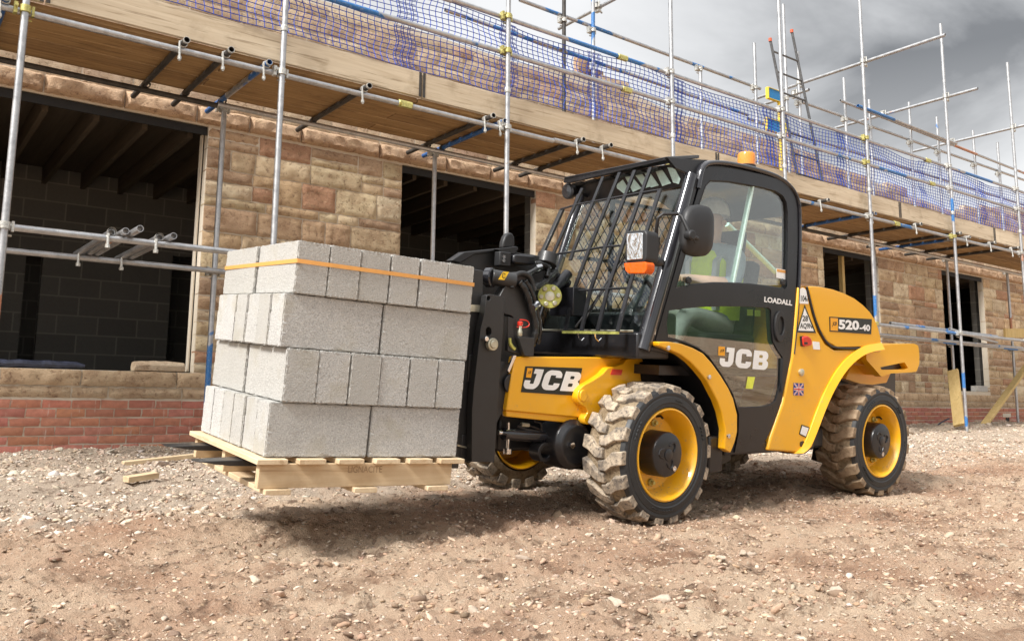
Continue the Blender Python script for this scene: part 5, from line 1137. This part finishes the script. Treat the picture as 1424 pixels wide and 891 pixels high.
mb = MB(); mb.lathe([(.010, 0), (.014, .02), (.014, .07), (.018, .08)], lv(913.5, 352, -.01), (0, 0, 1), 12, True, True); mb.lathe([(.02, -.02), (.022, 0), (.022, .04), (.016, .05)], lv(910, 364, -.0), (1, 0, 0), 14, True, True); mb.bar(lv(912, 360, 0), lv(922, 366, .05), .02, .03); part('lamp_bracket', mb, 'trim_black', .003)
# headlamp with amber indicator
UL = -.36
def lp_(pts, u): return [(lambda q: (q.y, q.z))(lu(a, b, u)) for a, b in pts]
body = [(870, 327), (872, 321), (897, 319.5), (900, 324), (899, 360), (896, 365), (871, 366), (868.5, 360)]
mb = MB(); mb.prism(rounded(lp_(body, UL), .012), lambda y, z_: (UL, y, z_), lambda y, z_: (UL+.10, y*.92+.0, z_*.98+.02)); lampb = part('headlamp', mb, 'trim_black', .008)
ln_ = [(871.5, 325), (893.5, 323.5), (893.5, 360), (872, 362)]
mb = MB(); mb.prism(rounded(lp_(ln_, UL-.004), .006), lambda y, z_: (UL-.006, y, z_), lambda y, z_: (UL+.006, y, z_)); part('lens', mb, 'lamp_reflector', .002, parent=lampb)
am = [(868.5, 366), (899, 364), (901, 367), (900.5, 376), (897, 380.5), (875, 380.5), (871, 377)]
mb = MB(); mb.prism(rounded(lp_(am, UL), .008), lambda y, z_: (UL-.008, y, z_), lambda y, z_: (UL+.05, y, z_)); part('indicator', mb, 'amber_lens', .006)
wl_ = lu(791, 266, .2); mb = MB(); mb.lathe([(.035, .05), (.05, .02), (.052, -.01), (.045, -.016), (0, -.012)], wl_, (1, .1, .1), 20); part('work_lamp', mb, 'trim_black'); mb = MB(); mb.lathe([(.04, -.018), (.0, -.02)], wl_, (1, .1, .1), 20); part('lamp_lens', mb, 'gloss_black')
# beacon on the roof
bc = lv(1038, 226, .45); bb = Vector((bc.x, .45, bc.z-.01)); mb = MB(); mb.lathe([(.058, -.01), (.058, .055), (.052, .07), (.040, .077), (0, .078)], bb, (0, 0, 1), 28, True, False); part('beacon', mb, 'beacon_orange'); mb = MB(); mb.lathe([(.06, -.06), (.062, -.012), (.058, -.008)], bb, (0, 0, 1), 24, True, True); part('beacon_base', mb, 'trim_black')
# inside: seat, column, steering wheel, console
mb = MB(); mb.box((.86, .52, .60), (.48, .46, .11)); seat = part('seat', mb, 'seat_fabric', .03, seg=3)
mb = MB(); mb.bar((1.02, .52, .66), (1.12, .52, 1.12), .44, .10, up=(1, 0, 0)); part('seat_back', mb, 'seat_fabric', .03, seg=3)
mb = MB(); mb.bar((1.10, .52, 1.17), (1.12, .52, 1.33), .24, .07, up=(1, 0, 0)); part('headrest', mb, 'seat_fabric', .025, seg=3)
mb = MB(); mb.box((.86, .52, .50), (.3, .3, .10)); part('seat_base', mb, 'black_paint', .01)
swc = Vector((.36, .50, .93)); sax = Vector((.62, 0, .78)).normalized(); sx_ = Vector((0, 1, 0)); sy_ = sax.cross(sx_)
mb = MB(); mb.tube([swc+(sx_*math.cos(a)+sy_*math.sin(a))*.17 for a in np.linspace(0, 2*math.pi, 32, endpoint=False)], .013, 10, closed=True)
for a in (.5, 2.6, 4.7): mb.bar(swc, swc+(sx_*math.cos(a)+sy_*math.sin(a))*.165, .03, .012, up=sax)
mb.lathe([(.05, -.02), (.05, .02)], swc, sax, 18, True, True); part('steering_wheel', mb, 'trim_black')
mb = MB(); mb.tube([swc-sax*.02, swc-sax*.45], [.035, .06], 14); mb.box((.10, .52, .66), (.22, .75, .16)); part('dashboard', mb, 'panel_grey', .02)
mb = MB(); mb.tube([(.75, .80, .55), (.72, .80, .85)], .012, 8); mb.lathe([(.02, 0), (.028, .03), (.02, .07)], (.72, .80, .85), (0, 0, 1), 12, True, True); part('joystick', mb, 'trim_black')
mb = MB(); mb.tube([lv(1011, 312, .85), lv(1078, 378, .85)], .020, 12); part('gas_strut', mb, 'pale_green_glass')

# ---------------------------------------------------------------- boom and carriage at the front
mb = MB()
bo = [(2.35, .93), (2.35, .62), (-.55, .40), (-.62, .52), (-.50, .72)]
mb.prism(bo, lambda x, z_: (x, 1.03, z_), lambda x, z_: (x, 1.30, z_)); part('boom', mb, 'boom_grey', .012)
hd_px = [(622, 372), (630, 360), (641, 352), (655, 349), (672, 347.5), (690, 348), (712, 346), (722, 352), (742, 354), (760, 358), (772, 366), (774, 392), (755, 420), (742, 470), (720, 500), (690, 520), (664, 500), (650, 430)]
mb = MB(); slab(mb, hd_px, .62, .66, r=.02); slab(mb, hd_px, .90, .94, r=.02); mb.box((-.72, .78, .62), (.42, .25, .50)); part('boom_head', mb, 'boom_grey', .006)
a_, b_ = .66, .90
mb = MB(); slab(mb, [(628, 362), (646, 350), (690, 345.5), (716, 344), (722, 346), (719, 350), (690, 349.5), (660, 354), (640, 366)], .60, .66); part('head_rib', mb, 'trim_black', .005)
tab = [(699, 345), (700, 336), (703, 328), (706.5, 324.3), (710, 323.2), (713.5, 324.6), (716, 330), (716.5, 345)]
mb = MB(); slab(mb, tab, .60, .64); part('guide_tab', mb, 'trim_black', .01, seg=3)
mb = MB(); slab(mb, [(690, 346), (718, 342.5), (721.5, 344), (716, 354), (700, 352)], .57, .60); part('stop_plate', mb, 'trim_black', .004)
mb = MB(); mb.box(lv(699, 360.5, .56), (.075, .05, .075)); part('sensor_box', mb, 'trim_black', .005)
for q in ((699.8, 357.2), (699.6, 362.3)): mb = MB(); mb.lathe([(.010, 0), (.010, -.008)], lv(*q, .535), (0, 1, 0), 10, True, True); part('sensor_bolt', mb, 'chrome')
mb = MB(); slab(mb, [(715, 353), (746, 356), (744, 369), (714, 366)], .52, .60, r=.02); part('link_arm', mb, 'black_paint', .008)
mb = MB(); mb.lathe([(.056, -.03), (.06, -.025), (.06, .035)], lv(761, 362, .62), (.35, .1, 1), 28, True, True); part('pivot_housing', mb, 'boom_grey', .004)
mb = MB(); mb.cyl(lv(640, 390, .62), lv(683, 385, .40), .034, 28); mb.cyl(lv(683, 385, .40), lv(716, 391, .36), .040, 28); part('tilt_ram', mb, 'boom_grey', .003)
mb = MB(); mb.lathe([(.044, -.015), (.050, -.01), (.050, .02), (.044, .025)], lv(680, 386, .41), lv(712, 388, .36)-lv(640, 390, .62), 26, True, True); part('ram_collar', mb, 'gloss_black')
yl = [lv(695.5, 384.5, .325), lv(702.5, 389, .325), lv(708.5, 378.5, .325), lv(701, 378, .325)]
yl = [lv(693, 388.5, .30), lv(701.5, 389.3, .30), lv(708, 378, .30), lv(700, 377.6, .30)]
mb = MB(); mb.add(yl+[q+Vector((0, .002, 0)) for q in yl], [(0, 1, 2, 3), (7, 6, 5, 4)]); dd_ = part('caution_label', mb, 'yellow_decal', smooth=0)
mb = MB(); c_ = (yl[0]+yl[2])/2; mb.tube([c_+Vector((.010*math.cos(a), -.001, .012*math.sin(a))) for a in np.linspace(.5, 5.8, 14)], .0016, 5); part('label_mark', mb, 'black_decal', parent=dd_)
# near carriage plate with pin
plate_px = [(673.5, 436), (677, 411), (681, 409), (701.5, 412.5), (700.5, 450), (696, 507), (687.5, 642.5), (656, 642), (656.5, 571), (659, 540), (668.5, 457)]
ey_ = [(679.5+2.6*math.cos(a), 414.8+3.2*math.sin(a)) for a in np.linspace(0, 2*math.pi, 12, endpoint=False)]
kh = [(679.5+4.2*math.cos(a), 461+6.5*math.sin(a)) for a in np.linspace(0, 2*math.pi, 16, endpoint=False)]
mb = MB(); slab(mb, plate_px, .30, .345, [ey_, kh]); part('carriage_plate', mb, 'boom_grey', .003)
mb = MB(); slab(mb, [(694, 413), (712, 381), (722, 377), (734, 381), (741, 392), (744, 410), (745, 440), (741, 470), (735, 485), (722, 490), (714, 470), (714, 440), (700, 436)], .36, .42, r=.015); slab(mb, [(690, 500), (714, 505), (718, 530), (712, 545), (703, 565), (690, 590)], .36, .42, r=.02); part('boom_nose', mb, 'boom_grey', .008)
mb = MB(); mb.tube([lv(*q, .35) for q in chaikin([(712, 400), (714, 386), (722, 379.5), (733, 381), (740, 390), (743, 404)], 2, False)], .014, 10); part('nose_lip', mb, 'trim_black')
mb = MB(); mb.lathe([(.05, -.016), (.05, .0), (.04, .004)], lv(710, 533, .355), (0, 1, 0), 24, True, True); part('pivot_cap', mb, 'black_paint', .003)
mb = MB(); slab(mb, plate_px, .98, 1.02); part('carriage_plate', mb, 'boom_grey', .003)
mb = MB(); mb.cyl(lv(676, 478, .34), lv(634, 480, .75), .038, 22); part('carriage_shaft', mb, 'boom_grey')
mb = MB(); mb.lathe([(.028, -.014), (.0305, -.010), (.0305, .010)], lv(684, 478.5, .285), (0, 1, 0), 28, True, True); mb.lathe([(.018, -.022), (.0205, -.018), (.0205, -.01)], lv(684, 478.5, .285), (0, 1, 0), 24, True, True); part('pin', mb, 'zinc', .002)
mb = MB(); mb.lathe([(.012, -.02), (.012, .01)], lv(674, 471, .29), (0, 1, 0), 14, True, True); part('pin_lock', mb, 'chrome', .002)
# fork carriage behind the load, and the forks in the pallet
PFI = TI @ PF
def pf(x, y, z): return PFI @ Vector((x, y, z))
mb = MB()
for z_ in (.02, .40): mb.bar(pf(1.035, .16, z_), pf(1.035, 1.0, z_), .035, .13)
mb.bar(pf(1.06, .16, .2), pf(1.06, .95, .2), .02, .5)
part('carriage_frame', mb, 'boom_grey', .004)
mb = MB(); slab(mb, [(645, 372), (672, 376), (672, 436), (662, 520), (655, 642), (630, 640), (636, 520)], .36, .40); part('carriage_side', mb, 'boom_grey', .004)
mb = MB(); slab(mb, [(648, 423), (672.5, 424.5), (672, 434), (648, 432.5)], .345, .36); part('carriage_strip', mb, 'zinc')
mb = MB(); slab(mb, [(636, 617.5), (656, 622.5), (656, 625), (636, 620)], .35, .36); part('carriage_edge', mb, 'zinc')
for y in (.21, .66):
    mb = MB(); f = lambda x, z_, s_: pf(x, y+s_*.052*(1 if x > -.1 else .75), z_)
    outl = [(-.215, -.040), (-.08, -.056), (1.01, -.075), (1.01, -.03), (.975, .45), (.93, .45), (.93, -.027), (.0, -.031)]
    mb.prism(outl, lambda x, z_: f(x, z_, -1), lambda x, z_: f(x, z_, 1)); part('fork', mb, 'boom_grey', .003)
# hoses, coupling, bracket, bolted plate
for pts, r__ in (([(722, 392, .34), (731, 402, .33), (738, 425, .335), (745, 448, .34), (745, 466, .34), (738, 482, .35)], .018), ([(730, 390, .345), (738, 402, .34), (744, 420, .345), (748, 440, .35), (752, 460, .35), (747, 478, .36)], .014), ([(722, 390, .40), (740, 378, .45), (752, 372, .5), (763, 372, .55)], .017), ([(738, 402, .42), (752, 396, .46), (764, 385, .52), (772, 378, .58)], .019), ([(744, 366, .5), (754, 367, .48), (763, 372, .5), (760, 385, .48)], .014)):
    q = chaikin([Vector(lv(*p)) for p in pts], 2, False); mb = MB(); mb.tube(q, [r__*(1+.12*math.sin(i*1.9)) for i in range(len(q))], 12); part('hose', mb, 'hose_black')
mb = MB(); mb.tube([lv(746, 372, .47), lv(753, 370, .47)], .012, 8); mb.tube([lv(741, 428, .32), lv(748, 423, .33)], .018, 8); part('hose_clip', mb, 'chrome')
cp = lv(723, 458, .32); mb = MB(); mb.lathe([(.011, -.035), (.014, -.03), (.014, -.01), (.010, .0), (.010, .02)], cp, (0, 0, 1), 16, True, True); cpl = part('coupling', mb, 'zinc', .002)
mb = MB(); mb.lathe([(.013, .018), (.0145, .02), (.0145, .036), (.011, .04)], cp, (0, 0, 1), 18, True, True); mb.tube([lv(*q, .318) for q in chaikin([(723, 444.5), (732, 445), (736, 449), (735.5, 453.5), (729, 455.5), (719, 454.5)], 2, False)], .0032, 8); part('dust_cap', mb, 'red_plastic', parent=cpl)
mb = MB(); slab(mb, [(721, 468), (743, 469.5), (743.5, 472), (742.5, 495.5), (730, 495)], .30, .33, r=.008); slab(mb, [(707, 440), (716, 443), (715, 466), (722, 470), (727, 494), (706, 488)], .335, .36); part('hose_bracket', mb, 'boom_grey', .003)
mb = MB(); mb.tube([lv(*q, .33) for q in chaikin([(709, 470), (709, 477), (713, 483), (716, 485)], 2, False)], .009, 8); part('elbow_pipe', mb, 'zinc_yellow')
pc = lv(764.5, 412, .55); pax = Vector((-.62, -.78, 0)).normalized(); mb = MB(); mb.lathe([(.0, .010), (.063, .010), (.066, .007), (.066, -.007)], pc, pax, 36, False, True); pl_ = part('bolted_plate', mb, 'zinc_yellow', .001)
px1 = pax.orthogonal().normalized(); px2 = pax.cross(px1)
for k in range(6): c_ = pc+(px1*math.cos(.5+k*math.pi/3)+px2*math.sin(.5+k*math.pi/3))*.047; mb = MB(); mb.lathe([(.013, .010), (.013, .024), (.010, .026)], c_, pax, 10, False, True); part('bolt', mb, 'zinc', parent=pl_)
mb = MB(); mb.lathe([(.028, .008), (.026, .018), (.0, .020)], pc, pax, 24); part('centre_boss', mb, 'zinc', parent=pl_)
mb = MB(); mb.tube([lv(769, 405, .6), lv(790, 380, .62)], .03, 12); mb.tube([lv(752, 372, .66), lv(790, 396, .64)], .03, 12); mb.box(lv(790, 420, .62), (.1, .2, .16)); part('drive_link', mb, 'panel_grey', .004)

# ================================================================== DRIVER
def driver():
    bm_v = []; bm_e = []; rad_ = []
    def node(p, r_, prev=None):
        bm_v.append(Vector(p)); rad_.append(r_); i = len(bm_v)-1
        if prev is not None: bm_e.append((prev, i))
        return i
    hip = node((1.0, .52, .72), (.145, .115)); wst = node((1.02, .52, .86), (.135, .10), hip); chs = node((.985, .52, 1.03), (.16, .115), wst); sh = node((.95, .52, 1.16), (.11, .08), chs)
    nk = node((.945, .52, 1.235), .052, sh); hd0 = node((.935, .52, 1.30), .066, nk); hd1 = node((.93, .52, 1.37), .086, hd0); hd2 = node((.935, .52, 1.435), .070, hd1)
    tips = []
    for s_ in (-1, 1):
        y = .52+s_*.195; s0 = node((.95, y, 1.145), .072, sh); el = node((.84 if s_ < 0 else .78, y+s_*.055, .945), .056, s0); wr_ = node((.60, .52+s_*.13, .968), .034, el); hnd = node((.535, .52+s_*.13, .975), .034, wr_)
        for k in range(4):
            yy = .52+s_*(.105+.018*k); l_ = (.9, 1., .97, .8)[k]
            f1 = node((.505, yy, .985-.004*k), .0095, hnd); f2 = node((.505-.030*l_, yy, .972), .009, f1); f3 = node((.505-.030*l_, yy, .945), .008, f2)
        t1 = node((.535, .52+s_*.095, .985), .011, hnd); t2 = node((.505, .52+s_*.085, .978), .009, t1)
        y = .52+s_*.10; h0 = node((.95, y, .70), .09, hip); kn = node((.55, y+s_*.03, .76), .062, h0); an = node((.42, y+s_*.02, .50), .042, kn); ft = node((.30, y+s_*.02, .475), .036, an)
    me = bpy.data.meshes.new('person'); me.from_pydata([tuple(v) for v in bm_v], bm_e, [])
    o = bpy.data.objects.new('person', me); COL.objects.link(o); sm = o.modifiers.new('skin', 'SKIN'); sm.use_smooth_shade = True
    for i, r_ in enumerate(rad_):
        me.skin_vertices[0].data[i].radius = r_ if isinstance(r_, tuple) else (r_, r_)
    me.skin_vertices[0].data[0].use_root = True
    su = o.modifiers.new('sub', 'SUBSURF'); su.levels = 2; su.render_levels = 2
    bpy.context.view_layer.update(); ev_ = o.evaluated_get(bpy.context.evaluated_depsgraph_get()); nm = bpy.data.meshes.new_from_object(ev_)
    bpy.data.objects.remove(o)
    for k in ('skin', 'shirt_grey', 'trousers', 'boots'): nm.materials.append(MATS[k])
    # face: nose, brow and chin pushed out of the head
    for v in nm.vertices:
        c_ = v.co
        if c_.z > 1.27:
            dy = c_.y-.52
            if c_.x < .905 and abs(dy) < .018: c_.x -= .022*math.exp(-((c_.z-1.365)/.016)**2)
            if c_.x < .905 and abs(dy) < .03: c_.x -= .012*math.exp(-((c_.z-1.30)/.02)**2)
            if c_.x < .905 and .018 < abs(dy) < .05: c_.x += .008*math.exp(-((c_.z-1.39)/.012)**2)
    for p in nm.polygons:
        c_ = p.center; k = 1
        if c_.z > 1.225: k = 0
        elif c_.x < .775 and c_.z > .86: k = 0
        elif c_.z < .50 or (c_.x < .36 and c_.z < .56): k = 3
        elif c_.z < .83 and not (c_.z > .74 and c_.x > .9 and abs(c_.y-.52) < .25): k = 2
        p.material_index = k; p.use_smooth = True
    o = bpy.data.objects.new('person', nm); COL.objects.link(o); o.matrix_world = TF; return o
per = driver(); tag(per, 'driver in yellow hi-vis vest and white helmet seated in the cab holding the wheel', 'person')
def pchild(name, mb, mat, **k): return mb.build(name, mat, per, (0, 0, 0), **k)
mb = MB(); rings = []
for z_, a, b, x in ((.74, .165, .19, 1.0), (.86, .155, .175, 1.01), (1.0, .155, .185, .985), (1.10, .135, .18, .965), (1.17, .10, .15, .952), (1.205, .065, .085, .947)):
    rings.append([(x+a*math.cos(t), .52+b*math.sin(t), z_) for t in np.linspace(0, 2*math.pi, 28, endpoint=False)])
mb.loft(rings, caps=False); pchild('vest', mb, 'hi_vis', smooth=60)
mb = MB()
for s_ in (-1, 1): mb.tube([(.865, .52+s_*.10, .80), (.845, .52+s_*.105, .98), (.85, .52+s_*.11, 1.10), (.945, .52+s_*.12, 1.185), (1.05, .52+s_*.11, 1.12), (1.135, .52+s_*.10, .95)], .024, 4)
rings = []
for z_ in (.885, .935): rings.append([(1.005+.163*math.cos(t), .52+.186*math.sin(t), z_) for t in np.linspace(0, 2*math.pi, 28, endpoint=False)])
mb.loft(rings, caps=False); pchild('reflective_band', mb, 'reflective', smooth=60)
mb = MB(); mb.lathe([(.108, .0), (.106, .03), (.095, .075), (.065, .11), (.025, .125), (0, .127)], (.94, .52, 1.405), (.05, 0, 1), 28); mb.prism([(.845-.055*math.sin(t), .52+.085*math.cos(t)) for t in np.linspace(0, math.pi, 12)], lambda x, y: (x, y, 1.408), lambda x, y: (x+.004, y, 1.416)); pchild('helmet', mb, 'helmet_white')
for s_ in (-1, 1):
    mb = MB(); mb.lathe([(.012, -.004), (.022, 0), (.018, .008), (0, .010)], (.95, .52+s_*.083, 1.36), (0, s_, 0), 12); pchild('ear', mb, 'skin')
    mb = MB(); mb.lathe([(.007, 0), (.005, .003), (0, .004)], (.86, .52+s_*.03, 1.385), (-1, 0, 0), 10); pchild('eye', mb, 'trim_black')
mb = MB(); mb.tube([(.86, .50, 1.322), (.855, .52, 1.321), (.86, .54, 1.322)], .004, 6); pchild('mouth', mb, 'red_cap')
